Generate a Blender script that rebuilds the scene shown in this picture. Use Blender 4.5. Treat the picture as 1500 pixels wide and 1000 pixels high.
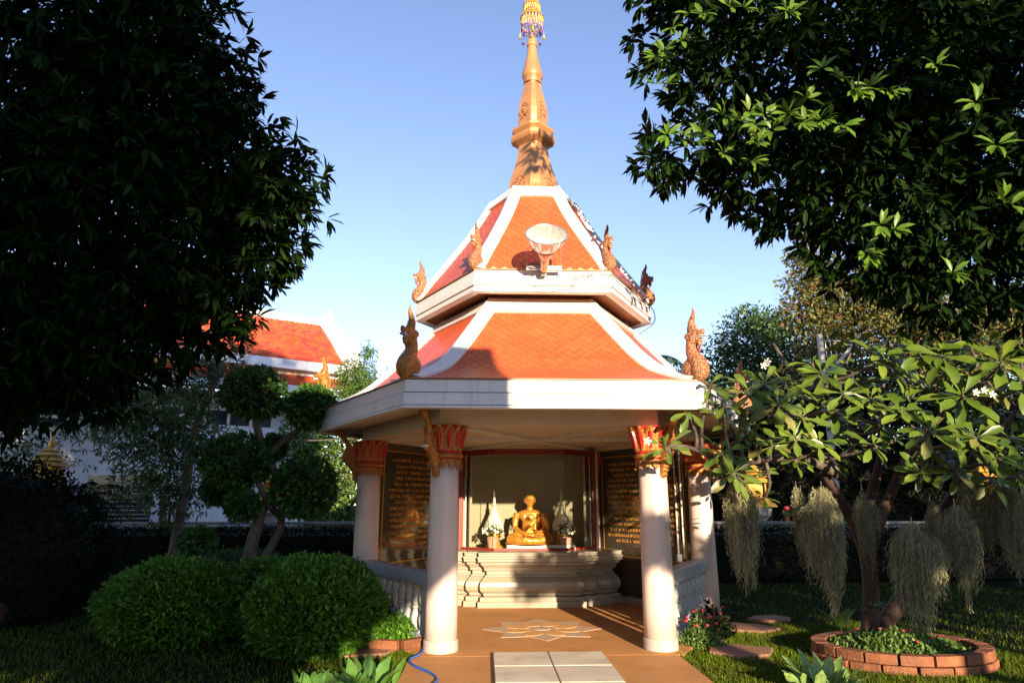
import bpy, bmesh, math, random
import numpy as np
from mathutils import Vector, Matrix, Euler
from math import sin, cos, pi, radians, sqrt, atan2

for o in list(bpy.data.objects): bpy.data.objects.remove(o)
scn = bpy.context.scene
rng = np.random.default_rng(7); random.seed(7)

# ------------------------------------------------------------------ camera, sky, sun
CX, CY, CH, YAW, PIT, FPX = -0.75, -9.914, 1.56, 0.041, 0.2342, 983.1
cam = bpy.data.cameras.new('camera'); camo = bpy.data.objects.new('camera', cam)
scn.collection.objects.link(camo); scn.camera = camo
cam.sensor_width = 36; cam.lens = FPX / 1500 * 36; cam.clip_end = 2000; cam.clip_start = .05
camo.location = (CX, CY, CH); camo.rotation_euler = (pi / 2 + PIT, 0, -YAW)

SUN = Vector((.22, -1, .197)).normalized()          # towards the sun
el = math.asin(SUN.z); az = atan2(SUN.x, SUN.y)
world = bpy.data.worlds.new('World'); scn.world = world; world.use_nodes = True
wn = world.node_tree.nodes; wl = world.node_tree.links
bg = wn['Background']; sky = wn.new('ShaderNodeTexSky'); sky.sky_type = 'NISHITA'
sky.sun_disc = False; sky.sun_elevation = el; sky.sun_rotation = az
sky.air_density = .9; sky.dust_density = 0.0; sky.ozone_density = 1.3
hz = wn.new('ShaderNodeMixRGB'); hz.blend_type = 'MULTIPLY'; hz.inputs[0].default_value = 1; hz.inputs[2].default_value = (1.06, .96, 1.10, 1); wl.new(sky.outputs[0], hz.inputs[1]); wl.new(hz.outputs[0], bg.inputs[0]); bg.inputs[1].default_value = 0.135
sl = bpy.data.lights.new('sun', 'SUN'); sl.energy = 5.0; sl.angle = radians(.55); sl.color = (1, .80, .56)
so = bpy.data.objects.new('sun', sl); scn.collection.objects.link(so)
so.rotation_euler = (-SUN).to_track_quat('-Z', 'Y').to_euler(); so.location = (5, -20, 12)
vs = scn.view_settings; vs.view_transform = 'Standard'; vs.look = 'None'; vs.gamma = 1; vs.exposure = 1.3
vs.use_curve_mapping = False

def at(px, py, y):
    "the world point on the plane at depth y that a point of the photograph (1500 wide) shows"
    x = (px - 750) / FPX; up = (500 - py) / FPX
    cp, sp = cos(PIT), sin(PIT); yy = cp - sp * up; z = sp + cp * up
    c, s = cos(YAW), sin(YAW); d = Vector((c * x + s * yy, -s * x + c * yy, z))
    return Vector((CX, CY, CH)) + d * ((y - CY) / d.y)
def atz(px, py, z=0.):
    a = at(px, py, CY + 1); d = a - Vector((CX, CY, CH)); return Vector((CX, CY, CH)) + d * ((z - CH) / d.z)

# ------------------------------------------------------------------ materials
MT = {}
def mat(name, col, rough=.6, var=.12, scale=8, bump=.0, bscale=40, metal=0, spec=.5, col2=None, transl=0, island=0, coat=0, detail=4, alpha=None, contrast=(.3,.7)):
    m = bpy.data.materials.new(name); m.use_nodes = True; nt = m.node_tree; N = nt.nodes; L = nt.links
    b = N['Principled BSDF']; b.inputs['Roughness'].default_value = rough; b.inputs['Metallic'].default_value = metal
    b.inputs['Specular IOR Level'].default_value = spec; b.inputs['Coat Weight'].default_value = coat
    tc = N.new('ShaderNodeTexCoord'); no = N.new('ShaderNodeTexNoise'); no.inputs['Scale'].default_value = scale
    no.inputs['Detail'].default_value = detail; L.new(tc.outputs['Object'], no.inputs['Vector'])
    cr = N.new('ShaderNodeValToRGB'); c2 = col2 or [c * (1 - var) for c in col]; c1 = col if col2 else [min(1, c * (1 + var)) for c in col]
    cr.color_ramp.elements[0].color = (*c2, 1); cr.color_ramp.elements[1].color = (*c1, 1)
    cr.color_ramp.elements[0].position, cr.color_ramp.elements[1].position = contrast
    L.new(no.outputs[0], cr.inputs[0]); out = cr.outputs[0]
    if island:
        g = N.new('ShaderNodeNewGeometry'); hs = N.new('ShaderNodeHueSaturation')
        mr = N.new('ShaderNodeMapRange'); mr.inputs[3].default_value = 1 - island; mr.inputs[4].default_value = 1 + island
        L.new(g.outputs['Random Per Island'], mr.inputs[0]); L.new(mr.outputs[0], hs.inputs['Value'])
        m2 = N.new('ShaderNodeMath'); m2.operation = 'MULTIPLY_ADD'; m2.inputs[1].default_value = -.035; m2.inputs[2].default_value = .515
        L.new(g.outputs['Random Per Island'], m2.inputs[0]); L.new(m2.outputs[0], hs.inputs['Hue'])
        L.new(out, hs.inputs['Color']); out = hs.outputs[0]
    L.new(out, b.inputs['Base Color'])
    if bump:
        n2 = N.new('ShaderNodeTexNoise'); n2.inputs['Scale'].default_value = bscale; n2.inputs['Detail'].default_value = 3
        L.new(tc.outputs['Object'], n2.inputs['Vector']); bp = N.new('ShaderNodeBump'); bp.inputs['Strength'].default_value = bump
        bp.inputs['Distance'].default_value = .02; L.new(n2.outputs[0], bp.inputs['Height']); L.new(bp.outputs[0], b.inputs['Normal'])
    if transl:
        t = N.new('ShaderNodeBsdfTranslucent'); mx = N.new('ShaderNodeMixShader'); mx.inputs[0].default_value = transl
        L.new(out, t.inputs[0]); L.new(b.outputs[0], mx.inputs[1]); L.new(t.outputs[0], mx.inputs[2]); L.new(mx.outputs[0], N['Material Output'].inputs[0])
    MT[name] = m; return m

def speckle(name, base, spots, scale=160, rough=.5, coat=0, amount=.55, bump=.0, stain=None):
    m = mat(name, base, rough, .06, 3, coat=coat); nt = m.node_tree; N = nt.nodes; L = nt.links; b = N['Principled BSDF']
    tc = N.new('ShaderNodeTexCoord'); v = N.new('ShaderNodeTexNoise'); v.inputs['Scale'].default_value = scale; v.inputs['Detail'].default_value = 2
    L.new(tc.outputs['Object'], v.inputs['Vector']); cr = N.new('ShaderNodeValToRGB')
    cr.color_ramp.elements[0].position = .42; cr.color_ramp.elements[1].position = .60
    L.new(v.outputs[0], cr.inputs[0]); mx = N.new('ShaderNodeMixRGB'); mx.inputs[2].default_value = (*spots, 1)
    ma = N.new('ShaderNodeMath'); ma.operation = 'MULTIPLY'; ma.inputs[1].default_value = amount
    L.new(cr.outputs[0], ma.inputs[0]); L.new(ma.outputs[0], mx.inputs[0]); src = b.inputs['Base Color'].links[0].from_socket
    L.new(src, mx.inputs[1]); out = mx.outputs[0]
    if stain:
        n3 = N.new('ShaderNodeTexNoise'); n3.inputs['Scale'].default_value = 1.3; n3.inputs['Detail'].default_value = 8
        L.new(tc.outputs['Object'], n3.inputs['Vector']); c3 = N.new('ShaderNodeValToRGB'); c3.color_ramp.elements[0].position = .45; c3.color_ramp.elements[1].position = .62
        c3.color_ramp.elements[1].color = (.6, .6, .6, 1); L.new(n3.outputs[0], c3.inputs[0]); m3 = N.new('ShaderNodeMixRGB'); m3.inputs[2].default_value = (*stain, 1)
        L.new(c3.outputs[0], m3.inputs[0]); L.new(out, m3.inputs[1]); out = m3.outputs[0]
    L.new(out, b.inputs['Base Color'])
    if bump:
        bp = N.new('ShaderNodeBump'); bp.inputs['Strength'].default_value = bump; bp.inputs['Distance'].default_value = .01
        L.new(v.outputs[0], bp.inputs['Height']); L.new(bp.outputs[0], b.inputs['Normal'])
    return m

def weather(m, dirt, lo=.5, hi=.8, amt=.5, scale=(6, 6, .7)):
    "vertical rain streaks of dirt"
    nt = m.node_tree; N = nt.nodes; L = nt.links; b = N['Principled BSDF']; tc = N.new('ShaderNodeTexCoord')
    mp = N.new('ShaderNodeMapping'); mp.inputs['Scale'].default_value = scale; L.new(tc.outputs['Object'], mp.inputs[0])
    n = N.new('ShaderNodeTexNoise'); n.inputs['Scale'].default_value = 2; n.inputs['Detail'].default_value = 7; L.new(mp.outputs[0], n.inputs['Vector'])
    mr = N.new('ShaderNodeMapRange'); mr.inputs[1].default_value = lo; mr.inputs[2].default_value = hi; mr.inputs[4].default_value = amt
    L.new(n.outputs[0], mr.inputs[0]); mx = N.new('ShaderNodeMixRGB'); mx.inputs[2].default_value = (*dirt, 1)
    L.new(mr.outputs[0], mx.inputs[0]); L.new(b.inputs['Base Color'].links[0].from_socket, mx.inputs[1]); L.new(mx.outputs[0], b.inputs['Base Color'])
    return m

white = weather(mat('white_paint', (.78, .76, .72), .45, .04, 5), (.38, .35, .30), .52, .8, .35)
cream = mat('cream_plaster', (.62, .52, .38), .7, .07, 3)
ceilm = mat('ceiling_board', (.58, .50, .38), .7, .05, 3)
pink = weather(speckle('pink_terrazzo', (.68, .54, .47), (.48, .39, .35), 220, .4, amount=.45), (.38, .29, .24), .5, .8, .35, (3, 3, .5))
basem = speckle('grey_terrazzo', (.50, .44, .38), (.25, .22, .2), 220, .5)
tilem = mat('orange_glazed_tile', (.60, .098, .028), .42, .16, 2.2, spec=.4, coat=.0)
def objrand(m, amt=.14):
    nt = m.node_tree; N = nt.nodes; L = nt.links; b = N['Principled BSDF']; oi = N.new('ShaderNodeObjectInfo'); g = N.new('ShaderNodeNewGeometry')
    ad = N.new('ShaderNodeMath'); ad.operation = 'ADD'; L.new(oi.outputs['Random'], ad.inputs[0]); L.new(g.outputs['Random Per Island'], ad.inputs[1])
    fr = N.new('ShaderNodeMath'); fr.operation = 'FRACT'; L.new(ad.outputs[0], fr.inputs[0])
    mr = N.new('ShaderNodeMapRange'); mr.inputs[3].default_value = 1 - amt; mr.inputs[4].default_value = 1 + amt; L.new(fr.outputs[0], mr.inputs[0])
    hs = N.new('ShaderNodeHueSaturation'); L.new(mr.outputs[0], hs.inputs['Value']); L.new(b.inputs['Base Color'].links[0].from_socket, hs.inputs['Color'])
    L.new(hs.outputs[0], b.inputs['Base Color']); return m
objrand(tilem, .09)
grout = mat('pale_roof_mortar', (.70, .34, .19), .8, .1, 10)
wood = mat('orange_stained_wood', (.33, .13, .05), .5, .2, 6)
gold = mat('gold_paint', (.58, .24, .05), .38, .22, 30, bump=.5, bscale=90, metal=.35)
spirem = weather(mat('bronze_gold_paint', (.52, .245, .095), .42, .1, 4, metal=.25), (.25, .14, .07), .55, .8, .4)
redm = mat('red_lacquer', (.55, .02, .02), .3, .15, 10)
darkred = mat('dark_red_frame', (.20, .016, .006), .5, .2, 8)
copper = mat('peeling_copper_paint', (.66, .36, .18), .5, .25, 40, bump=.9, bscale=60, metal=.2, col2=(.36, .10, .04))
teeth = mat('white_teeth', (.8, .78, .72), .4)
darkp = mat('dark_mouth', (.03, .02, .05), .5)
statm = mat('polished_gold', (.78, .34, .06), .30, .12, 12, metal=.55)
marble = mat('white_marble', (.75, .70, .60), .3, .06, 8)
granite = speckle('beige_granite', (.38, .33, .24), (.12, .10, .07), 120, .3, amount=.6)
grn2 = speckle('green_grey_granite', (.38, .335, .21), (.14, .12, .07), 90, .6, amount=.6)
blackg = speckle('black_polished_granite', (.045, .035, .022), (.10, .08, .05), 130, .12, amount=.5, coat=.6)
goldtxt = mat('gilt_lettering', (.75, .38, .10), .4, .2, 20, metal=.5)
railm = mat('blue_grey_stone', (.40, .42, .42), .4, .1, 5)
floorm = speckle('brown_exposed_aggregate', (.70, .345, .125), (.38, .17, .06), 150, .75, amount=.7, bump=.8, stain=(.52, .25, .10))
slabm = speckle('white_stone_slab', (.80, .68, .50), (.62, .52, .38), 60, .6, amount=.5, stain=(.60, .52, .42))
for m_ in (floorm, slabm): m_.node_tree.nodes['Principled BSDF'].inputs['Specular IOR Level'].default_value = .12
weather(floorm, (.30, .14, .06), .5, .75, .5, (.9, .9, .9)); weather(slabm, (.38, .31, .22), .52, .75, .55, (1.6, 1.6, 1.6))
inlayg = speckle('grey_inlay', (.62, .43, .28), (.42, .28, .18), 150, .7)
inlayo = speckle('orange_inlay', (.78, .42, .17), (.50, .25, .09), 150, .7)
steel = mat('galvanised_steel', (.45, .44, .42), .35, .15, 12, metal=.8)
lampm = mat('cast_lamp_housing', (.55, .42, .30), .4, .2, 20, metal=.6)
cablem = mat('grey_cable', (.12, .10, .09), .6)
wallw = weather(mat('white_wall_paint', (.72, .74, .78), .7, .05, 2), (.4, .42, .45), .5, .8, .35)
btile = mat('red_orange_roof_tile', (.52, .10, .034), .4, .25, 3, island=.2)
wallg = weather(speckle('grey_granite_wall', (.23, .22, .20), (.12, .12, .11), 60, .6), (.06, .07, .05), .45, .7, .7)
stonem = speckle('red_laterite', (.36, .17, .10), (.17, .08, .05), 40, .85, bump=1.)
brickm = mat('terracotta_block', (.23, .08, .03), .75, .25, 8, bump=.6, bscale=30)
objrand(brickm, .2)
rockm = mat('dark_rock', (.10, .055, .04), .85, .4, 4, bump=1, bscale=8)
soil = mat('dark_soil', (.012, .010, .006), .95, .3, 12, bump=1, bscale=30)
turf = mat('turf', (.010, .015, .004), .95, .3, 3, bump=1, bscale=80, spec=.05, col2=(.007, .010, .003))
hosem = mat('blue_rubber', (.03, .11, .48), .35)
barkm = mat('mottled_bark', (.20, .15, .10), .85, .3, 9, bump=1, bscale=22, col2=(.07, .05, .035))
palebark = mat('pale_smooth_bark', (.13, .105, .08), .7, .25, 14, bump=.7, bscale=25, col2=(.06, .045, .03))
redbark = mat('red_brown_bark', (.065, .032, .018), .8, .3, 8, bump=1, bscale=20)
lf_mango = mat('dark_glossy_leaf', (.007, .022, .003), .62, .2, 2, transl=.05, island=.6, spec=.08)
lf_sunlit = mat('sunlit_mango_leaf', (.070, .145, .012), .42, .2, 2, transl=.12, island=.4, spec=.35)  # sunlight put into the colour: paler copy of the dark crown leaf
lf_plum = mat('plumeria_leaf', (.095, .155, .018), .36, .22, 3, transl=.13, island=.35)
lf_plum2 = mat('aging_plumeria_leaf', (.22, .20, .05), .4, .25, 5, transl=.12, island=.25, col2=(.10, .13, .03))
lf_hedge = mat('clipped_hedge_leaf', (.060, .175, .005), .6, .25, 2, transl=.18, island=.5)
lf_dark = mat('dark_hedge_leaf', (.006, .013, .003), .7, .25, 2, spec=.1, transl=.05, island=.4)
lf_top = mat('topiary_leaf', (.030, .11, .010), .6, .2, 2, transl=.12, island=.5)
lf_light = mat('light_green_leaf', (.09, .17, .03), .5, .25, 1.3, transl=.25, island=.4)
lf_mid = mat('mid_green_leaf', (.060, .120, .028), .5, .3, 1.0, transl=.2, island=.4)
lf_yel = mat('yellowing_leaf', (.135, .145, .028), .6, .3, .9, transl=.2, island=.45, col2=(.11, .12, .025))
lf_brown = mat('dry_leaf', (.20, .095, .03), .7, .3, 1.2, transl=.12, island=.4)
lf_strap = mat('broad_strap_leaf', (.085, .21, .035), .4, .2, 3, transl=.2, island=.3)
lf_var = mat('striped_leaf', (.30, .42, .13), .4, .3, 6, transl=.2, island=.3, col2=(.10, .24, .04))
grassm = mat('grass_blade', (.100, .165, .008), .6, .3, 1.5, transl=.15, island=.4, spec=.1, col2=(.085, .105, .014))
mossm = mat('spanish_moss', (.28, .27, .15), .9, .2, 6, transl=.15, island=.3)
petalw = mat('white_petal', (.8, .78, .7), .5, .05)
petalr = mat('red_petal', (.65, .05, .07), .5, .2, 20)
potm = mat('pink_ceramic', (.60, .33, .24), .35, .1)
glassw = mat('window_glass', (.03, .04, .05), .08, .1, coat=.5)
purplem = mat('purple_bead', (.12, .05, .30), .3, .3, 40)
def scaly(m, sc=42, st=.9):
    nt = m.node_tree; N = nt.nodes; L = nt.links; b = N['Principled BSDF']; tc = N.new('ShaderNodeTexCoord'); v = N.new('ShaderNodeTexVoronoi'); v.inputs['Scale'].default_value = sc
    L.new(tc.outputs['Object'], v.inputs['Vector']); bp = N.new('ShaderNodeBump'); bp.inputs['Strength'].default_value = st; bp.inputs['Distance'].default_value = .012; bp.invert = True
    L.new(v.outputs['Distance'], bp.inputs['Height']); old = b.inputs['Normal'].links
    if old: L.new(old[0].from_socket, bp.inputs['Normal'])
    L.new(bp.outputs[0], b.inputs['Normal']); mr = N.new('ShaderNodeMapRange'); mr.inputs[1].default_value = .25; mr.inputs[2].default_value = .75; mr.inputs[3].default_value = 1.05; mr.inputs[4].default_value = .55
    L.new(v.outputs['Distance'], mr.inputs[0]); hs = N.new('ShaderNodeHueSaturation'); L.new(mr.outputs[0], hs.inputs['Value']); L.new(b.inputs['Base Color'].links[0].from_socket, hs.inputs['Color']); L.new(hs.outputs[0], b.inputs['Base Color'])
scaly(copper); scaly(gold, 50, .7)
postm = mat('weathered_white_post', (.55, .50, .42), .8, .2, 12)
lattm = mat('bronze_lattice', (.40, .36, .28), .5)
concm = mat('grey_concrete', (.30, .31, .31), .85, .15, 3, bump=.4)
goldshr = mat('bright_gold_paint', (.60, .34, .05), .35, .15, 20, metal=.3)

glass = bpy.data.materials.new('clear_glass'); glass.use_nodes = True
_n = glass.node_tree.nodes; _l = glass.node_tree.links; _n.remove(_n['Principled BSDF'])
_t = _n.new('ShaderNodeBsdfTransparent'); _t.inputs[0].default_value = (.93, .95, .93, 1); _g = _n.new('ShaderNodeBsdfGlossy'); _g.inputs['Roughness'].default_value = .02
_lw = _n.new('ShaderNodeLayerWeight'); _lw.inputs[0].default_value = .35; _f = _n.new('ShaderNodeMath'); _f.operation = 'MULTIPLY_ADD'; _f.inputs[1].default_value = .08; _f.inputs[2].default_value = .0015; _l.new(_lw.outputs['Facing'], _f.inputs[0]); _m = _n.new('ShaderNodeMixShader')
_l.new(_f.outputs[0], _m.inputs[0]); _l.new(_t.outputs[0], _m.inputs[1]); _l.new(_g.outputs[0], _m.inputs[2]); _l.new(_m.outputs[0], _n['Material Output'].inputs[0])
prism = bpy.data.materials.new('prismatic_glass'); prism.use_nodes = True
_n = prism.node_tree.nodes; _l = prism.node_tree.links; _b = _n['Principled BSDF']; _b.inputs['Base Color'].default_value = (.72, .78, .76, 1); _b.inputs['Roughness'].default_value = .12
_b.inputs['Metallic'].default_value = .5; _t = _n.new('ShaderNodeBsdfTransparent'); _m = _n.new('ShaderNodeMixShader'); _m.inputs[0].default_value = .68
_l.new(_t.outputs[0], _m.inputs[1]); _l.new(_b.outputs[0], _m.inputs[2]); _l.new(_m.outputs[0], _n['Material Output'].inputs[0])

# ------------------------------------------------------------------ mesh builder
class MB:
    def __init__(s): s.v = []; s.f = []
    def add(s, vs, fs):
        o = len(s.v); s.v += [tuple(v) for v in vs]; s.f += [tuple(i + o for i in f) for f in fs]; return s
    def box(s, c, d, rz=0, M=None):
        x, y, z = d[0] / 2, d[1] / 2, d[2] / 2; R = Matrix.Rotation(rz, 3, 'Z') if M is None else M
        vs = [R @ Vector((a * x, b * y, e * z)) + Vector(c) for a in (-1, 1) for b in (-1, 1) for e in (-1, 1)]
        return s.add(vs, [(0, 1, 3, 2), (4, 6, 7, 5), (0, 4, 5, 1), (2, 3, 7, 6), (0, 2, 6, 4), (1, 5, 7, 3)])
    def rings(s, rings, cap=True, close=True):
        n = len(rings[0]); vs = [p for r in rings for p in r]; fs = []
        for i in range(len(rings) - 1):
            for j in range(n if close else n - 1):
                k = (j + 1) % n; fs.append((i * n + j, i * n + k, (i + 1) * n + k, (i + 1) * n + j))
        if cap: fs.append(tuple(range(n - 1, -1, -1))); fs.append(tuple((len(rings) - 1) * n + j for j in range(n)))
        return s.add(vs, fs)
    def lathe(s, prof, c=(0, 0, 0), n=20, a0=0, cap=True):
        c = Vector(c); return s.rings([[c + Vector((r * cos(a0 + 2 * pi * j / n), r * sin(a0 + 2 * pi * j / n), z)) for j in range(n)] for r, z in prof], cap)
    def tube(s, pts, rad, n=8, cap=True):
        pts = [Vector(p) for p in pts]; rr = rad if isinstance(rad, (list, tuple)) else [rad] * len(pts); R = []; up = None
        for i, p in enumerate(pts):
            t = (pts[min(i + 1, len(pts) - 1)] - pts[max(i - 1, 0)]); t = t.normalized() if t.length > 1e-9 else Vector((0, 0, 1))
            if up is None: up = t.orthogonal().normalized()
            up = (up - t * up.dot(t)); up = up.normalized() if up.length > 1e-6 else t.orthogonal().normalized(); b = t.cross(up)
            R.append([p + (up * cos(2 * pi * j / n) + b * sin(2 * pi * j / n)) * rr[i] for j in range(n)])
        return s.rings(R, cap)
    def ell(s, c, r, n=14, m=8, M=None):
        c = Vector(c); R = []
        for i in range(m + 1):
            t = -pi / 2 + pi * i / m; k = max(cos(t), .02); 
            R.append([(M @ Vector((r[0] * k * cos(2 * pi * j / n), r[1] * k * sin(2 * pi * j / n), r[2] * sin(t))) if M else Vector((r[0] * k * cos(2 * pi * j / n), r[1] * k * sin(2 * pi * j / n), r[2] * sin(t)))) + c for j in range(n)])
        return s.rings(R)
    def prism(s, poly, z0, z1):
        n = len(poly); return s.rings([[Vector((p[0], p[1], z0)) for p in poly], [Vector((p[0], p[1], z1)) for p in poly]])
    def mesh(s, name, m, smooth=False):
        me = bpy.data.meshes.new(name); me.from_pydata(s.v, [], s.f); me.materials.append(m)
        bm = bmesh.new(); bm.from_mesh(me); bmesh.ops.recalc_face_normals(bm, faces=bm.faces); bm.to_mesh(me); bm.free()
        if smooth: me.polygons.foreach_set('use_smooth', [True] * len(me.polygons))
        return me
def link(o, parent=None):
    scn.collection.objects.link(o)
    if parent: o.parent = parent
    return o
def obj(name, mb, m, parent=None, smooth=False, bevel=0, loc=None, label=None):
    me = mb.mesh(name, m, smooth) if isinstance(mb, MB) else mb
    o = link(bpy.data.objects.new(name, me), parent)
    if loc is not None: o.location = loc
    if label: o['label'] = label
    if bevel: b = o.modifiers.new('b', 'BEVEL'); b.width = bevel; b.segments = 2; b.limit_method = 'ANGLE'; b.angle_limit = radians(35)
    return o
def inst(name, me, parent, M): o = link(bpy.data.objects.new(name, me), parent); o.matrix_local = M; return o
def tag(o, label, cat, group=None, kind=None):
    if label: o['label'] = label
    if cat: o['category'] = cat
    if group: o['group'] = group
    if kind: o['kind'] = kind
    return o
def thing(name, label, cat, loc=(0, 0, 0), rz=0, group=None):
    o = bpy.data.objects.new(name, None); scn.collection.objects.link(o); o.location = loc; o.rotation_euler = (0, 0, rz); o.empty_display_size = .1
    return tag(o, label, cat, group)
def struct(name, mb, m, **k): o = obj(name, mb, m, **k); o['kind'] = 'structure'; return o
def stuff(o): o['kind'] = 'stuff'; return o
def copy_tree(o, parent=None):
    c = o.copy(); scn.collection.objects.link(c); c.parent = parent
    for ch in list(o.children): copy_tree(ch, c)
    return c
def smoothang(o, a=40):
    me = o.data; me.polygons.foreach_set('use_smooth', [True] * len(me.polygons)); me.set_sharp_from_angle(angle=radians(a)); return o
def remesh(mb, name, m, vox=.012, it=2):
    me = mb.mesh(name + '_src', m); o = bpy.data.objects.new('tmp', me); scn.collection.objects.link(o)
    r = o.modifiers.new('r', 'REMESH'); r.mode = 'VOXEL'; r.voxel_size = vox
    s = o.modifiers.new('s', 'SMOOTH'); s.factor = .5; s.iterations = it
    dg = bpy.context.evaluated_depsgraph_get(); dg.update(); n = bpy.data.meshes.new_from_object(o.evaluated_get(dg)); n.name = name
    bpy.data.objects.remove(o); n.materials.clear(); n.materials.append(m); n.polygons.foreach_set('use_smooth', [True] * len(n.polygons)); return n

# leaves ---------------------------------------------------------------------
LT = {  # templates along +x, unit length; (verts, faces)
 'lance': (np.array([(0, 0, 0), (.3, .105, .03), (.3, 0, -.01), (.3, -.105, .03), (.68, .10, .0), (.68, 0, -.04), (.68, -.10, .0), (1, 0, -.13)]),
           [(0, 2, 1), (0, 3, 2), (1, 2, 5, 4), (2, 3, 6, 5), (4, 5, 7), (5, 6, 7)]),
 'obov': (np.array([(0, 0, 0), (.22, .035, .01), (.22, 0, 0), (.22, -.035, .01), (.62, .155, .045), (.62, 0, .0), (.62, -.155, .045), (.88, .12, .01), (.88, 0, -.03), (.88, -.12, .01), (1, 0, -.07)]),
           [(0, 2, 1), (0, 3, 2), (1, 2, 5, 4), (2, 3, 6, 5), (4, 5, 8, 7), (5, 6, 9, 8), (7, 8, 10), (8, 9, 10)]),
 'small': (np.array([(0, 0, 0), (.45, .24, .05), (.5, 0, -.03), (.45, -.24, .05), (1, 0, -.08)]), [(0, 2, 1), (0, 3, 2), (1, 2, 4), (2, 3, 4)]),
 'blade': (np.array([(0, .05, 0), (0, -.05, 0), (.6, .035, .0), (.6, -.035, .0), (1, 0, -.15)]), [(0, 1, 3, 2), (2, 3, 4)]),
}
def frames(d, tilt, hint=None):
    d = d / np.linalg.norm(d, axis=1, keepdims=True); up = (np.array([0, 0, 1.]) if hint is None else np.asarray(hint, float)) + tilt
    y = np.cross(up, d); y /= np.maximum(np.linalg.norm(y, axis=1, keepdims=True), 1e-6); z = np.cross(d, y); return d, y, z
def leafmesh(name, P, D, S, m, kind='small', jit=.5, wid=1., hint=None):
    P = np.asarray(P, float); D = np.asarray(D, float); n = len(P); T, F = LT[kind]; x, y, z = frames(D, rng.normal(0, jit, (n, 3)), hint)
    S = np.broadcast_to(np.asarray(S, float), (n,))[:, None, None]
    V = P[:, None, :] + S * (T[None, :, 0:1] * x[:, None, :] + wid * T[None, :, 1:2] * y[:, None, :] + T[None, :, 2:3] * z[:, None, :])
    V = V.reshape(-1, 3); k = len(T); li = np.array([i for f in F for i in f]); ls = np.array([len(f) for f in F])
    idx = (li[None, :] + k * np.arange(n)[:, None]).ravel(); tot = np.tile(ls, n); st = np.concatenate([[0], np.cumsum(tot)[:-1]])
    me = bpy.data.meshes.new(name); me.vertices.add(len(V)); me.vertices.foreach_set('co', V.ravel()); me.loops.add(len(idx)); me.loops.foreach_set('vertex_index', idx)
    me.polygons.add(len(tot)); me.polygons.foreach_set('loop_start', st); me.polygons.foreach_set('loop_total', tot); me.update(calc_edges=True); me.materials.append(m)
    me.polygons.foreach_set('use_smooth', [True] * len(tot)); return me
ribm = mat('pale_midrib', (.30, .32, .12), .5, .1)
RIB = ([(.0, .006, .012), (.0, -.006, .012), (.3, .006, .012), (.3, -.006, .012), (.62, .005, .008), (.62, -.005, .008), (.95, .002, -.045), (.95, -.002, -.045)], [(0, 1, 3, 2), (2, 3, 5, 4), (4, 5, 7, 6)])
_lt = {}
def leafdata(kind, m, wid=1.):
    k = (kind, m.name, wid)
    if k not in _lt:
        T, F = LT[kind]; me = bpy.data.meshes.new('leaf'); V = [tuple(v * np.array([1, wid, 1])) for v in T]; F2 = list(F)
        if kind == 'obov': F2 += [tuple(i + len(V) for i in f) for f in RIB[1]]; V += RIB[0]
        me.from_pydata(V, [], F2); me.materials.append(m); me.materials.append(ribm)
        me.polygons.foreach_set('material_index', [0] * len(F) + [1] * (len(F2) - len(F)))
        me.polygons.foreach_set('use_smooth', [True] * len(F2)); _lt[k] = me
    return _lt[k]
def leafobjs(parent, P, D, S, m, kind, jit=.3, wid=1., name='leaf', hint=None):
    P = np.asarray(P, float); D = np.asarray(D, float)
    x, y, z = frames(D, rng.normal(0, jit, (len(P), 3)), hint); me = leafdata(kind, m, wid); off = np.array(parent.location)
    for i in range(len(P)):
        s = float(S if np.isscalar(S) else S[i]); p = P[i] - off
        M = Matrix(((x[i][0] * s, y[i][0] * s, z[i][0] * s, p[0]), (x[i][1] * s, y[i][1] * s, z[i][1] * s, p[1]), (x[i][2] * s, y[i][2] * s, z[i][2] * s, p[2]), (0, 0, 0, 1)))
        inst(name, me, parent, M)
def unit(n): v = rng.normal(0, 1, (n, 3)); return v / np.linalg.norm(v, axis=1, keepdims=True)
def inblobs(blobs, n, shell=.55):
    "n points in ellipsoids, gathered towards the surface; also outward directions"
    w = np.array([b[1][0] * b[1][1] * b[1][2] for b in blobs]) ** .75; idx = rng.choice(len(blobs), n, p=w / w.sum()); u = unit(n)
    r = shell + (1 - shell) * rng.random(n) ** .8; c = np.array([b[0] for b in blobs])[idx]; rad = np.array([b[1] for b in blobs])[idx]
    return c + u * rad * r[:, None] * (1 + rng.normal(0, .05, (n, 1))), u
def whorls(C, U, k, droop, spread=.9):
    n = len(C); P = np.repeat(C, k, 0); ax = np.repeat(U, k, 0); r = unit(n * k); r -= ax * (r * ax).sum(1, keepdims=True) * .8
    D = ax * .45 + r * spread; D[:, 2] -= droop; P = P + D * .02; return P, D

# hexagon ---------------------------------------------------------------------
HA = [radians(a) for a in (240, 300, 0, 60, 120, 180)]      # FL FR R BR BL L
def hv(i, R, z): a = HA[i % 6]; return Vector((R * cos(a), R * sin(a), z))
def hexring(mb, prof, cap=False):
    "sweep a closed (R,z) profile round the hexagon"
    n = len(prof); vs = [hv(i, R, z) for i in range(6) for R, z in prof]; fs = []
    for i in range(6):
        for j in range(n): k = (j + 1) % n; i2 = (i + 1) % 6; fs.append((i * n + j, i * n + k, i2 * n + k, i2 * n + j))
    return mb.add(vs, fs)
def hexloft(mb, prof, cap=False): return mb.rings([[hv(i, R, z) for i in range(6)] for R, z in prof], cap)

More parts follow.
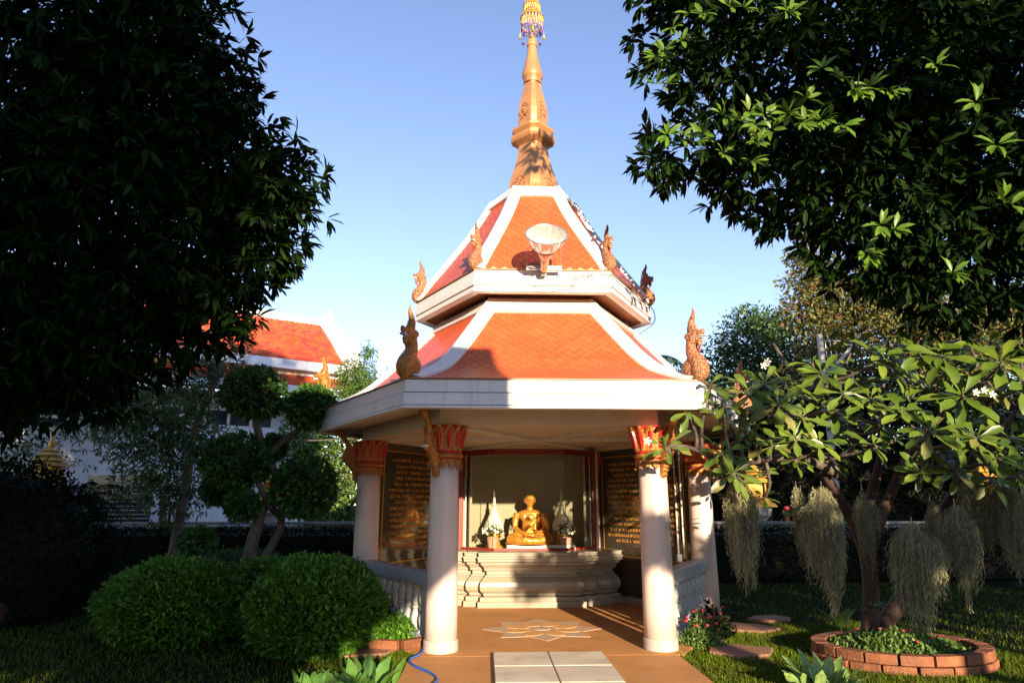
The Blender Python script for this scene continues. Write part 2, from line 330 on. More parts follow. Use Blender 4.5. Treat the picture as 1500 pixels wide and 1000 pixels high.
# ================================================================== THE SETTING
struct('ground', MB().add([(-300, -300, -.03), (300, -300, -.03), (300, 300, -.03), (-300, 300, -.03)], [(0, 1, 2, 3)]), turf)
floor = struct('pavilion_floor', MB().prism([hv(i, 2.72, 0)[:2] for i in range(6)], -.06, 0), floorm)
path = struct('path', MB().prism([(-1.5, -2.34), (-1.5, -14), (1.31, -14), (1.31, -2.34)], -.06, -.0015), floorm)
for i in range(2):
    for j in range(14):
        y0 = -2.34 - j * .615; mb = MB().box((-.353 + i * .575, y0 - .3, .012), (.562, .598, .045)); obj('paving_slab', mb, slabm, path, bevel=.006)
# star medallion set in the floor
def star(cx, cy, r0, r1, n, z, a0=0): return [(cx + (r0 if k % 2 == 0 else r1) * cos(a0 + pi * k / n), cy + (r0 if k % 2 == 0 else r1) * sin(a0 + pi * k / n)) for k in range(2 * n)]
def sheet(pts, z): return MB().add([(p[0], p[1], z) for p in pts], [tuple(range(len(pts)))])
SCX, SCY = 0.0, -.86
obj('star_inlay', MB().prism(star(SCX, SCY, .76, .53, 8, 0), -.01, .004), inlayg, floor)
for k in range(8):
    a = pi / 8 + k * pi / 4; cx, cy = SCX + .33 * cos(a), SCY + .33 * sin(a)
    pts = [(cx + .17 * cos(t) * cos(a) - .115 * sin(t) * sin(a), cy + .17 * cos(t) * sin(a) + .115 * sin(t) * cos(a)) for t in [2 * pi * q / 16 for q in range(16)]]
    obj('petal_inlay', MB().prism(pts, 0, .008), inlayo, floor)
obj('centre_inlay', MB().lathe([(.11, 0), (.11, .009)], (SCX, SCY, 0), 20), inlayg, floor)

# ================================================================== PAVILION
PV = thing('pavilion', 'hexagonal open pavilion with two tiers of curved orange tiled roof, white eaves and gilded spire', 'pavilion')
S = 2.4
def column_data():
    prof = [(.172, .1)] + [(.178 - .016 * t - .004 * t * t, .1 + t * 1.92) for t in (0, .2, .4, .6, .8, 1)]
    shaft = MB().lathe(prof[1:], n=32); base = MB().lathe([(.190, 0), (.190, .112), (.183, .12), (.176, .12)], n=32)
    rings = [(MB().lathe([(.168, 2.015), (.185, 2.02), (.185, 2.035), (.172, 2.04)], n=28), redm), (MB().lathe([(.172, 2.038), (.185, 2.045), (.215, 2.07), (.185, 2.095), (.172, 2.1)], n=28), gold),
             (MB().lathe([(.17, 2.098), (.188, 2.104), (.188, 2.122), (.17, 2.128)], n=28), redm)]
    core = MB().lathe([(.16, 2.0), (.168, 2.12), (.175, 2.25), (.20, 2.36), (.215, 2.41)], n=24)
    # upward petal: curved leaf plate with a red channel
    def petal(w, prof, thick):
        vs = []; 
        for r, z, k in prof: vs += [(r, -w * k, z), (r + thick, 0, z), (r, w * k, z), (r - thick, 0, z)]
        fs = []
        for i in range(len(prof) - 1):
            for j in range(4): q = (j + 1) % 4; fs.append((i * 4 + j, i * 4 + q, i * 4 + 4 + q, i * 4 + 4 + j))
        return MB().add(vs, fs)
    up = petal(.052, [(.172, 2.125, .8), (.183, 2.16, 1), (.185, 2.24, .95), (.20, 2.31, 1.), (.225, 2.36, .95), (.25, 2.40, .5), (.262, 2.412, .05)], .02)
    dn = petal(.046, [(.178, 2.025, 1), (.186, 1.98, 1), (.188, 1.955, .7), (.190, 1.915, .04)], .012)
    chan = MB().tube([(.190, 0, 2.16), (.205, 0, 2.24), (.222, 0, 2.31), (.243, 0, 2.355)], [.018, .022, .022, .012], 6)
    return shaft, base, rings, core, up, dn, chan
shaft, cbase, rings, core, pu, pd, chan = column_data()
pum, pdm, chm = pu.mesh('petal', gold), pd.mesh('petal', gold), chan.mesh('petal_channel', redm)
def make_column(i):
    c = obj('column', shaft, pink, PV, smooth=True, loc=hv(i, S, 0)); c['label'] = 'pale pink terrazzo column with a red and gold lotus capital'
    obj('column_base', cbase, basem, c, smooth=False, bevel=.004)
    for mb, m in rings: obj('capital_ring', mb, m, c, smooth=True)
    obj('capital_core', core, redm, c, smooth=True)
    for k in range(12):
        R = Matrix.Rotation(HA[i] + 2 * pi * (k + .5) / 12, 4, 'Z'); inst('petal', pum, c, R); inst('petal_channel', chm, c, R)
        inst('lower_petal', pdm, c, Matrix.Rotation(HA[i] + 2 * pi * k / 12, 4, 'Z'))
    return c
for i in range(6): make_column(i)

# naga figures ------------------------------------------------------------------
def tubes(mb, pts, n=10): mb.tube([p[:3] for p in pts], [p[3] for p in pts], n)
def smoothpath(pts, n=5):
    P = [np.array(p, float) for p in pts]; P = [2 * P[0] - P[1]] + P + [2 * P[-1] - P[-2]]; out = []
    for i in range(1, len(P) - 2):
        for k in range(n):
            t = k / n; a, b, c, d = P[i - 1], P[i], P[i + 1], P[i + 2]
            out.append(tuple(.5 * ((2 * b) + (c - a) * t + (2 * a - 5 * b + 4 * c - d) * t * t + (3 * b - a - 3 * c + d) * t ** 3)))
    out.append(tuple(P[-2])); return out
def naga_data(m):
    b = MB()
    tubes(b, smoothpath([(.02, 0, -.02, .06), (.07, 0, .05, .10), (.075, 0, .13, .10), (.02, 0, .22, .085), (-.02, 0, .31, .07), (-.01, 0, .40, .065), (.03, 0, .47, .07)]), 12)
    b.ell((-.06, 0, .12), (.085, .085, .11)); b.ell((.035, 0, .485), (.085, .06, .055))
    tubes(b, [(.05, 0, .49, .05), (.12, 0, .485, .042), (.155, 0, .50, .03)]); b.ell((.15, 0, .515), (.025, .025, .022), 8, 5)     # upper jaw, nose
    tubes(b, [(.03, 0, .43, .045), (.08, 0, .40, .035), (.125, 0, .40, .026)]); b.ell((.10, 0, .37), (.03, .03, .04), 8, 5)       # lower jaw, beard
    tubes(b, smoothpath([(.02, 0, .52, .06), (-.005, 0, .60, .045), (.01, 0, .67, .033), (.035, 0, .73, .022), (.028, 0, .80, .006)]), 8)   # crest flame
    for q in range(5): b.ell((.10 + .015 * cos(q), 0, .05 + q * .03), (.055, .07, .02), 10, 5)                                      # belly bands
    for s in (-1, 1): b.ell((.085, s * .045, .52), (.02, .018, .018), 8, 5); b.ell((-.03, s * .05, .47), (.05, .02, .04), 8, 5); b.ell((-.03, s * .05, .10), (.07, .05, .09), 8, 6)
    body = remesh(b, 'naga_finial', m, .011, 1)
    c = MB()
    for q, (x, z, l) in enumerate([(-.09, .34, .05), (-.08, .40, .055), (-.065, .46, .065), (-.055, .52, .075), (-.04, .58, .07), (.02, .62, .03), (.055, .57, .035)]):
        sx = -1 if x < 0 else 1; c.tube([(x + .03 * -sx, 0, z - .02), (x, 0, z), (x + sx * .012, 0, z + l)], [.02, .014, .002], 5)
    t = MB().box((.105, 0, .447), (.09, .062, .028)); t2 = MB().box((.125, 0, .447), (.075, .066, .008)); r = MB().tube([(.10, .0, .39), (.085, 0, .32), (.04, 0, .24)], [.012, .013, .008], 6)
    return body, c.mesh('crest_spike', m), t.mesh('teeth', teeth), t2.mesh('mouth', darkp), r.mesh('throat', redm)
ngA = naga_data(copper); ngB = naga_data(gold)
def place_naga(i, R, z, sc, dat):
    o = link(bpy.data.objects.new('naga_finial', dat[0]), PV); o.location = hv(i, R, z); o.rotation_euler = (0, 0, HA[i] + random.uniform(-.15, .15)); o.scale = (sc, sc, sc)
    for nm, d in zip(('crest_spikes', 'teeth', 'mouth', 'throat_stripe'), dat[1:]): link(bpy.data.objects.new(nm, d), o)
for i in range(6):
    place_naga(i, 3.13, 2.885, 1.0, ngB if i in (0, 5) else ngA)
    place_naga(i, 1.74, 4.555, .82, ngA)
# brackets under the eaves
def bracket_data():
    b = MB()
    tubes(b, smoothpath([(.16, 0, 1.83, .035), (.185, 0, 1.93, .045), (.22, 0, 2.05, .065), (.30, 0, 2.13, .06), (.345, 0, 2.22, .05), (.32, 0, 2.32, .038), (.36, 0, 2.42, .032), (.43, 0, 2.50, .04), (.50, 0, 2.56, .03)]), 10)
    b.ell((.36, 0, 2.18), (.06, .045, .04)); b.ell((.37, 0, 2.13), (.04, .035, .02)); b.ell((.44, 0, 2.53), (.06, .06, .035))
    for x, z, h in [(.22, 2.12, .16), (.25, 2.2, .17), (.28, 2.27, .13), (.20, 2.22, .19), (.17, 2.3, .12)]: tubes(b, smoothpath([(x, 0, z, .035), (x + .01, 0, z + h * .6, .025), (x + .035, 0, z + h, .005)], 3), 6)
    for q in range(6): b.ell((.18 + .012 * q, 0, 1.86 + .045 * q), (.052 + .004 * q, .052, .016), 10, 5)
    return remesh(b, 'naga_bracket', gold, .011, 1)
bd = bracket_data(); bt = MB().box((.385, 0, 2.157), (.07, .066, .014)).mesh('teeth', teeth)
for i in range(6):
    o = link(bpy.data.objects.new('naga_bracket', bd), PV); o.location = hv(i, S, 0); o.rotation_euler = (0, 0, HA[i]); link(bpy.data.objects.new('teeth', bt), o)

# beams, soffit, ceiling ----------------------------------------------------------
obj('ring_beam', hexring(MB(), [(2.52, 2.415), (2.52, 2.60), (2.27, 2.60), (2.27, 2.415)]), cream, PV)
obj('soffit', hexring(MB(), [(3.19, 2.565), (3.19, 2.60), (2.5, 2.64), (2.5, 2.605)]), cream, PV)
obj('ceiling', hexloft(MB(), [(2.3, 2.47), (2.3, 2.50)], True), ceilm, PV)
for i in range(3):
    a = hv(i, 2.28, 2.447); b = hv(i + 3, 2.28, 2.447); d = (b - a).normalized(); M = Matrix((d, Vector((-d.y, d.x, 0)), Vector((0, 0, 1)))).transposed()
    obj('ceiling_rib', MB().box((0, 0, 2.444 + .004 * i), (4.5, .045, .05), M=M), white, PV)
# fascia courses
def course(name, prof, m=white): return obj(name, hexring(MB(), prof), m, PV, bevel=.004)
course('fascia_board', [(3.205, 2.704), (3.205, 2.838), (3.10, 2.838), (3.10, 2.704)])
course('fascia_board', [(3.23, 2.565), (3.23, 2.692), (3.12, 2.692), (3.12, 2.565)])
course('fascia_lip', [(3.245, 2.528), (3.245, 2.556), (3.12, 2.556), (3.12, 2.528)])
course('fascia_board', [(1.80, 4.40), (1.80, 4.512), (1.7, 4.512), (1.7, 4.40)])
course('fascia_board', [(1.825, 4.308), (1.825, 4.388), (1.7, 4.388), (1.7, 4.308)])
course('fascia_backing', [(1.74, 4.24), (1.74, 4.50), (1.66, 4.50), (1.66, 4.24)], wood)
course('fascia_backing', [(3.15, 2.55), (3.15, 2.83), (3.08, 2.83), (3.08, 2.55)], wood)
course('fascia_board', [(1.80, 4.255), (1.80, 4.300), (1.7, 4.300), (1.7, 4.255)])
course('fascia_lip', [(1.815, 4.225), (1.815, 4.247), (1.68, 4.247), (1.68, 4.225)])
course('upper_soffit', [(1.69, 4.262), (1.69, 4.285), (1.24, 4.32), (1.24, 4.297)], wood)
obj('clerestory_wall', hexloft(MB(), [(1.27, 4.0), (1.27, 4.3)]), cream, PV)
obj('gutter_pipe', hexring(MB(), [(1.335, 4.245), (1.335, 4.275), (1.30, 4.275), (1.30, 4.245)]), copper, PV)
LO = [(3.20, 2.842), (2.92, 2.93), (2.60, 3.065), (2.33, 3.26), (2.09, 3.48), (1.70, 3.86), (1.36, 4.20)]
UP = [(1.80, 4.516), (1.60, 4.79), (1.35, 5.11), (.97, 5.63), (.64, 6.18)]
def dense(prof, n=5): return [p[:2] for p in smoothpath(prof, n)]
def normal_at(D, k):
    a = D[max(k - 1, 0)]; b = D[min(k + 1, len(D) - 1)]; dr, dz = (a[0] - b[0]) * .866, b[1] - a[1]; l = math.hypot(dr, dz); return dz / l, dr / l   # outward, up
tileM = MB(); tw, tl, tt = .067, .066, .006
tileM.add([(0, -tl, 0), (tw, 0, 0), (0, tl, 0), (-tw, 0, 0), (0, -tl, tt), (tw, 0, tt * .75), (0, tl, tt * .45), (-tw, 0, tt * .75)], [(4, 5, 6, 7), (0, 1, 5, 4), (1, 2, 6, 5), (2, 3, 7, 6), (3, 0, 4, 7)])
tile_me = tileM.mesh('roof_tile', tilem)
TV = [Vector(v) for v in tileM.v]; ntile = {'lower': 200, 'upper': 98}
for rn, prof, tops in (('lower', LO, .95), ('upper', UP, .95)):
    D = dense(prof, 6)
    roof = obj(rn + '_roof_deck', hexloft(MB(), D), grout, PV); roof['label'] = ('wide lower' if rn == 'lower' else 'steep upper') + ' roof tier laid with diamond orange tiles'
    arc = [0]
    for k in range(1, len(D)): arc.append(arc[-1] + math.hypot((D[k][0] - D[k - 1][0]) * .866, D[k][1] - D[k - 1][1]))
    def sample(s):
        k = max(0, min(len(arc) - 2, int(np.searchsorted(arc, s)) - 1)); t = (s - arc[k]) / (arc[k + 1] - arc[k])
        R = D[k][0] + (D[k + 1][0] - D[k][0]) * t; z = D[k][1] + (D[k + 1][1] - D[k][1]) * t; no = normal_at(D, k); n2 = normal_at(D, k + 1)
        return R, z, no[0] + (n2[0] - no[0]) * t, no[1] + (n2[1] - no[1]) * t
    for f in range(6):
        a = (HA[f] + ((HA[(f + 1) % 6] - HA[f]) % (2 * pi)) / 2); out = Vector((cos(a), sin(a), 0)); side = Vector((-sin(a), cos(a), 0)); rest = MB()
        row = 0; s = .075
        while s < arc[-1] - .1:
            R, z, no, nu = sample(s); half = R / 2 - .04; off = 0 if row % 2 == 0 else tw + .005; N = (out * no + Vector((0, 0, nu))).normalized(); U = N.cross(side)
            if U.z < 0: U = -U
            k0 = int(half / (2 * tw + .010)) + 1
            for k in range(-k0, k0 + 1):
                x = k * (2 * tw + .010) + off
                if abs(x) > half: continue
                c = out * (R * .866) + side * x + Vector((0, 0, z)) + N * .003
                M = Matrix((side, U, side.cross(U) if side.cross(U).dot(N) > 0 else -side.cross(U))).transposed().to_4x4(); jn = random.uniform(-.02, .02)
                M = M @ Matrix.Rotation(.03 + jn, 4, 'X'); M.translation = c
                if f == 0 and ntile[rn] > 0: inst('roof_tile', tile_me, roof, M); ntile[rn] -= 1
                elif f != 3: rest.add([M @ v for v in TV], tileM.f[:5])
            s += tl + .0048; row += 1
        if rest.v: stuff(obj('roof_tiles', rest.mesh('roof_tiles', tilem), tilem, roof))
    # white hip ridges
    for i in range(6):
        e1 = (hv(i + 1, 1, 0) - hv(i, 1, 0)).normalized(); e0 = (hv(i - 1, 1, 0) - hv(i, 1, 0)).normalized(); R4 = []
        for k, (R, z) in enumerate(D):
            no, nu = normal_at(D, k); w = .155 if rn == 'lower' else .13; h = .045; c = hv(i, R, z); rad = hv(i, 1, 0).normalized(); up = rad * no + Vector((0, 0, nu))
            R4.append([c + e0 * w - up * .01, c + e0 * w + up * h * .7, c + e0 * w * .75 + up * h, c + up * (h + .02), c + e1 * w * .75 + up * h, c + e1 * w + up * h * .7, c + e1 * w - up * .01])
        obj('hip_ridge', MB().rings(R4), white, PV)
    # top band
    k1 = len(D) - 1; kk = k1 - (4 if rn == 'lower' else 2); pr = []
    for k in range(kk, k1 + 1): no, nu = normal_at(D, k); pr.append((D[k][0] + no * .05, D[k][1] + nu * .05))
    pr += [(D[k1][0] - .12, D[k1][1] + .03), (D[kk][0] - .06, D[kk][1] - .02)]
    obj('top_band', hexring(MB(), pr), white, PV)
    # thin drip edge of the tiles over the fascia
    obj('drip_edge', hexring(MB(), [(prof[0][0] + .025, prof[0][1] + .0), (prof[0][0] + .025, prof[0][1] + .014), (prof[0][0] - .1, prof[0][1] + .03), (prof[0][0] - .1, prof[0][1])]), wood, PV)

# spire --------------------------------------------------------------------------
def chsq(r, z, ch=.16):
    "square turned 45 degrees with cut corners; r = half diagonal"
    pts = []
    for k in range(4):
        a = -pi / 2 + k * pi / 2; d = Vector((cos(a), sin(a), 0)); t = Vector((-sin(a), cos(a), 0)); c = r * ch
        pts += [d * (r - c) - t * c + Vector((0, 0, z)), d * (r - c) + t * c + Vector((0, 0, z))]
    return pts
def cs(prof, ch=.16): return MB().rings([chsq(r, z, ch) for r, z in prof])
SP = obj('spire', cs([(.50, 6.15), (.49, 6.3), (.475, 6.42), (.44, 6.58), (.375, 6.75), (.32, 6.92), (.285, 7.08), (.28, 7.24)]), spirem, PV)
SP['label'] = 'bell shaped gilded foot of the spire with floral relief'
obj('spire_cap', hexloft(MB(), [(.66, 6.16), (.60, 6.235), (.50, 6.25)], True), white, SP)
obj('cornice', cs([(.29, 7.18), (.40, 7.24), (.425, 7.28), (.425, 7.34), (.36, 7.37)]), spirem, SP)
obj('cornice', cs([(.33, 7.37), (.40, 7.44), (.40, 7.48), (.30, 7.50), (.27, 7.56)]), spirem, SP)
obj('spire_shaft', cs([(.265, 7.52), (.285, 7.66), (.285, 7.80), (.26, 7.95), (.21, 8.12), (.175, 8.27), (.165, 8.37)]), spirem, SP)
smoothang(obj('spire_bulb', MB().lathe([(.15, 8.35), (.155, 8.38), (.135, 8.40), (.135, 8.42), (.17, 8.46), (.178, 8.50), (.165, 8.58), (.13, 8.72), (.10, 8.86), (.082, 8.98), (.076, 9.06), (.09, 9.07), (.098, 9.10), (.085, 9.13), (.09, 9.15), (.075, 9.2), (.04, 9.27), (.01, 9.36)], n=12), spirem, SP), 50)
for k in range(4):       # floral relief on bell and shaft faces
    a = -pi / 4 + k * pi / 2; out = Vector((cos(a), sin(a), 0)); side = Vector((-sin(a), cos(a), 0))
    for z0, rr, w, h, n in ((6.47, .335, .14, .26, 70), (7.80, .195, .09, .22, 45)):
        b = MB(); 
        for q in range(n):
            u, v = random.uniform(-1, 1), random.uniform(-1, 1)
            if u * u + v * v > 1: continue
            wz = 1 - max(0, v) * .6; r = rr - (.13 * v if z0 < 7 else .035 * v - .0) ; r = rr - (.075 * v if z0 < 7 else .02 * v)
            p = out * (r + .005) + side * (u * w * wz) + Vector((0, 0, z0 + v * h / 1.4))
            t = p + side * random.uniform(-.03, .03) + Vector((0, 0, random.uniform(-.03, .03))) + out * .006; b.tube([p, (p + t) / 2 + out * .014, t], [.006, .009, .005], 5)
        obj('floral_relief', b, copper, SP)
for k in range(7):
    x = (k - 3) * .045; obj('leaf_antefix', MB().tube([(x, -.55 + abs(x) * .3, 6.22), (x, -.545 + abs(x) * .3, 6.27), (x, -.53 + abs(x) * .3, 6.32)], [.02, .016, .002], 6), spirem, SP)
# tiered crown on top
CR = obj('spire_crown', MB().tube([(0, 0, 9.3), (0, 0, 10.3)], .012, 8), goldshr, PV); CR['label'] = 'filigree tiered crown with purple beads on the tip of the spire'
for z0, r0, z1, r1 in ((9.42, .175, 9.62, .195), (9.62, .20, 9.72, .15), (9.76, .135, 9.86, .145), (9.86, .15, 9.95, .11), (9.98, .09, 10.15, .08)):
    b = MB()
    for q in range(22): a = 2 * pi * q / 22; b.tube([(r0 * cos(a), r0 * sin(a), z0), (r1 * cos(a + .15), r1 * sin(a + .15), z1)], .005, 4); b.tube([(r0 * cos(a), r0 * sin(a), z0), (r1 * cos(a - .15), r1 * sin(a - .15), z1)], .005, 4)
    for r, z in ((r0, z0), (r1, z1), ((r0 + r1) / 2, (z0 + z1) / 2)): b.tube([(r * cos(2 * pi * q / 24), r * sin(2 * pi * q / 24), z) for q in range(25)], .008, 5)
    obj('filigree_band', b, goldshr, CR)
b = MB()
for q in range(130): a = random.uniform(0, 2 * pi); b.ell((.18 * cos(a), .18 * sin(a), random.uniform(9.36, 9.50)), (.014, .014, .016), 6, 4)
stuff(obj('bead_fringe', b, purplem, CR))
for q in range(8):
    a = 2 * pi * q / 8; c = MB().tube([(.2 * cos(a), .2 * sin(a), 9.40), (.205 * cos(a), .205 * sin(a), 9.30)], .004, 4).ell((.205 * cos(a), .205 * sin(a), 9.29), (.016, .016, .02), 6, 4).ell((.205 * cos(a), .205 * sin(a), 9.24), (.026, .026, .026), 8, 5)
    obj('hanging_pendant', c, purplem if q % 2 else goldshr, CR)
for q in range(4): a = q * pi / 2; b = MB().tube([(.19 * cos(a), .19 * sin(a), 9.60), (0, 0, 9.62)], .005, 4); obj('crown_strut', b, goldshr, CR)

# balustrades ------------------------------------------------------------------
balm = MB().lathe([(.045, .10), (.06, .10), (.06, .13), (.035, .15), (.045, .20), (.052, .25), (.038, .31), (.028, .345), (.04, .355), (.04, .375), (.028, .385), (.038, .42), (.052, .48), (.045, .53), (.035, .58), (.06, .60), (.06, .63), (.045, .63)], n=14).mesh('baluster', railm, True); balm.set_sharp_from_angle(angle=radians(40))
for i0, i1 in ((5, 0), (1, 2)):
    a, b = hv(i0, S, 0), hv(i1, S, 0); d = (b - a).normalized(); L = (b - a).length; M = Matrix((d, Vector((-d.y, d.x, 0)), Vector((0, 0, 1)))).transposed(); mid = (a + b) / 2
    bal = obj('balustrade_rail', MB().box(mid + Vector((0, 0, .71)), (L - .30, .20, .145), M=M), railm, PV, bevel=.012)
    bal['label'] = 'blue grey stone rail with turned balusters'
    obj('balustrade_plinth', MB().box(mid + Vector((0, 0, .055)), (L - .3, .17, .11), M=M), railm, bal, bevel=.006)
    n = 10
    for k in range(n): p = a + d * (.26 + (L - .52) * k / (n - 1)); inst('baluster', balm, bal, Matrix.Translation(p))

# inscribed walls ----------------------------------------------------------------
def wallpanel(i0, i1):
    a, b = hv(i0, S, 0), hv(i1, S, 0); d = (b - a).normalized(); L = (b - a).length; inn = Vector((-d.y, d.x, 0)); mid = (a + b) / 2
    if inn.dot(mid) > 0: inn = -inn
    M = Matrix((d, inn, Vector((0, 0, 1)))).transposed()
    if M.determinant() < 0: M = Matrix((d, inn, Vector((0, 0, 1)))).transposed()
    w = obj('inscribed_wall', MB().box(mid + Vector((0, 0, 1.2)), (L - .3, .10, 2.4), M=M), blackg, PV); w['label'] = 'polished dark granite wall panel cut with rows of gilt writing'
    fr = MB()
    fi = mid + inn * .056
    W, z0, z1 = L / 2 - .27, .70, 2.30
    for s in (-1, 1): fr.box(fi + d * (W * s) + Vector((0, 0, (z0 + z1) / 2)), (.012, .006, z1 - z0), M=M)
    for z in (z0, z1): fr.box(fi + Vector((0, 0, z)), (2 * W, .006, .012), M=M)
    obj('gilt_border', fr, goldtxt, w)
    rr = random.Random(i0)
    z = z1 - .13; row = 0
    while z > z0 + .16:
        t = MB(); x = -W + rr.choice([.12, .16, .2, .3]); xe = W - rr.choice([.12, .18, .3])
        while x < xe:                               # each stroke group stands in for one small character of the illegible lines
            wd = rr.uniform(.018, .034); h = .04
            if rr.random() < .12: x += .03; continue
            k = rr.randrange(4)
            if k != 3: t.box(fi + d * x + Vector((0, 0, z)), (.007, .005, h), M=M)
            t.box(fi + d * (x + wd * .55) + Vector((0, 0, z + (.016 if k % 2 else -.016))), (wd * .8, .005, .007), M=M)
            if k > 0: t.box(fi + d * (x + wd) + Vector((0, 0, z - .002)), (.007, .005, h * .9), M=M)
            if rr.random() < .3: t.box(fi + d * (x + wd * .6) + Vector((0, 0, z + .035)), (wd * .6, .005, .007), M=M)
            x += wd + .014
        if t.v: stuff(obj('gilt_writing_row', t, goldtxt, w))
        z -= .088; row += 1
    obj('wall_plinth', MB().box(mid + inn * .09 + Vector((0, 0, .05)), (L - .4, .08, .10), M=M), granite, w)
    return w
wallpanel(5, 4); wallpanel(3, 2)
b = MB().box((0, 2.36, 1.2), (2.9, .10, 2.4)); bw = obj('back_wall', b, grn2, PV); bw['label'] = 'speckled green grey granite wall behind the seated figure'
for s in (-1, 1): obj('side_wall', MB().box((s * 1.39, 2.2, 1.2), (.1, .4, 2.4)), grn2, PV); obj('case_side_wall', MB().box((s * 1.0, 2.03, 1.6), (.04, .56, 1.56), M=Matrix.Rotation(-s * .12, 3, 'Z')), grn2, PV)
obj('wall_pipe', MB().tube([(2.13, .33, .70), (2.13, .33, 2.41)], .013, 8), postm, PV)
obj('wall_pipe', MB().tube([(2.06, -.2, 2.3), (2.06, -.2, .79)], .012, 8), postm, PV)
obj('socket_box', MB().box((2.13, .30, .76), (.07, .05, .1)), white, PV, bevel=.005)
# glass case with dark red frame
bay = [Vector((-1.10, 1.72, 0)), Vector((-.58, 1.30, 0)), Vector((.58, 1.30, 0)), Vector((1.10, 1.72, 0))]
ZB = .80
CASE = obj('glass_case_sill', MB(), darkred, PV) if False else None
cse = thing('glass_case', 'faceted glass case with dark red frame round the golden seated figure', 'glass case', (0, 1.3, ZB))
for k in range(3):
    a, b = bay[k] - Vector((0, 1.3, 0)), bay[k + 1] - Vector((0, 1.3, 0)); d = (b - a).normalized(); M = Matrix((d, Vector((-d.y, d.x, 0)), Vector((0, 0, 1)))).transposed(); L = (b - a).length; mid = (a + b) / 2
    obj('bottom_rail', MB().box(mid + Vector((0, 0, .018)), (L - .02, .035, .034), M=M), darkred, cse)
    obj('header', MB().box(mid + Vector((0, 0, 1.565)), (L - .005, .05, .09), M=M), darkred, cse)
    obj('glass_pane', MB().box(mid + Vector((0, 0, .78)), (L - .01, .008, 1.48), M=M), glass, cse)
for s in (-1, 1):
    obj('frame_post', MB().box((s * 1.13, .55, .80), (.07, .08, 1.6)), darkred, cse)
    obj('edge_strip', MB().box((s * 1.05, .40, .78), (.010, .010, 1.5)), steel, cse)
obj('frame_post', MB().box((-.582, .0, .78), (.008, .010, 1.5)), cablem, cse); obj('frame_post', MB().box((.582, .0, .78), (.008, .010, 1.5)), cablem, cse)
obj('frame_post', MB().box((1.17, .40, .80), (.022, .022, 1.6)), postm, cse)

# altar ---------------------------------------------------------------------------
AL = thing('altar', 'stepped beige granite altar with projecting front and lotus mouldings', 'altar', (0, .87, 0))
def redent(o):
    "plan outline, inset by o"
    xs = [(-.83, 0), (-1.05, .14), (-1.30, .28)]
    p = [(-1.48 + o, 1.35), (-1.48 + o, .42 + o), (-1.30 + o, .42 + o), (-1.30 + o, .28 + o), (-1.05 + o, .28 + o), (-1.05 + o, .14 + o), (-.83 + o, .14 + o), (-.83 + o, o)]
    return p + [(-x, y) for x, y in reversed(p)]
def rlay(name, prof): 
    return obj(name, MB().rings([[Vector((x, y, z)) for x, y in redent(o)] for o, z in prof]), granite, AL, bevel=.003)
rlay('plinth', [(0, 0), (0, .085)]); rlay('plinth', [(.035, .085), (.035, .15)])
rlay('lotus_moulding', [(.10, .15), (.085, .17), (.085, .20), (.07, .205), (.04, .24), (.03, .30), (.04, .36), (.085, .42), (.10, .435)])
rlay('waist', [(.11, .435), (.11, .46), (.135, .465), (.135, .52), (.12, .525)])
rlay('upper_moulding', [(.10, .525), (.095, .565), (.06, .61), (.045, .615), (.045, .645), (.02, .66)])
rlay('top_slab', [(.0, .66), (.0, .70), (-.01, .705), (-.01, .735), (.01, .745), (.01, .78), (.0, .785), (.0, ZB)])

# golden seated monk ---------------------------------------------------------------
def seated():
    b = MB()
    T = lambda pts, n=12: tubes(b, pts, n)
    b.ell((0, .02, .10), (.17, .14, .10)); T([(0, .02, .08, .135), (0, .02, .20, .125), (0, .02, .32, .135), (0, .01, .40, .13), (0, .01, .46, .09), (0, .0, .50, .05), (0, -.01, .56, .048)], 16)
    b.ell((0, .0, .415), (.235, .10, .075)); b.ell((.1, -.03, .38), (.07, .07, .07)); b.ell((-.1, -.03, .38), (.07, .07, .07))
    b.ell((0, -.02, .635), (.090, .10, .098), 18, 12); b.ell((0, -.04, .585), (.066, .07, .055))
    b.ell((0, -.122, .622), (.014, .022, .022), 8, 6); b.ell((0, -.112, .583), (.028, .012, .008), 8, 5)
    for s in (-1, 1):
        b.ell((s * .092, -.01, .62), (.014, .024, .042), 8, 6); b.ell((s * .034, -.110, .648), (.022, .012, .007), 8, 5)
        T([(s * .215, .01, .43, .062), (s * .245, .01, .33, .055), (s * .25, -.02, .22, .046), (s * .17, -.12, .165, .036), (s * .09, -.19, .14, .03), (s * .03, -.21, .13, .028)])
        T([(s * .10, 0, .08, .10), (s * .25, -.08, .08, .09), (s * .335, -.13, .075, .07), (s * .22, -.20, .065, .058), (s * .05, -.25, .05, .045), (-s * .06, -.25, .05, .036)])
        b.ell((-s * .10, -.255, .075 if s > 0 else .045), (.07, .035, .026))
        for f in range(4): T([(s * .05, -.21, .135 + .004 * f, .013), (s * .0, -.235 + .014 * f, .125, .011), (-s * .045 + s * .006 * f, -.235 + .016 * f, .118 + .004 * s, .009)], 6)
        T([(s * .05, -.20, .145, .012), (s * .01, -.19, .155, .010), (0, -.19, .158, .008)], 6)
    return remesh(b, 'body', statm, .0095, 3)
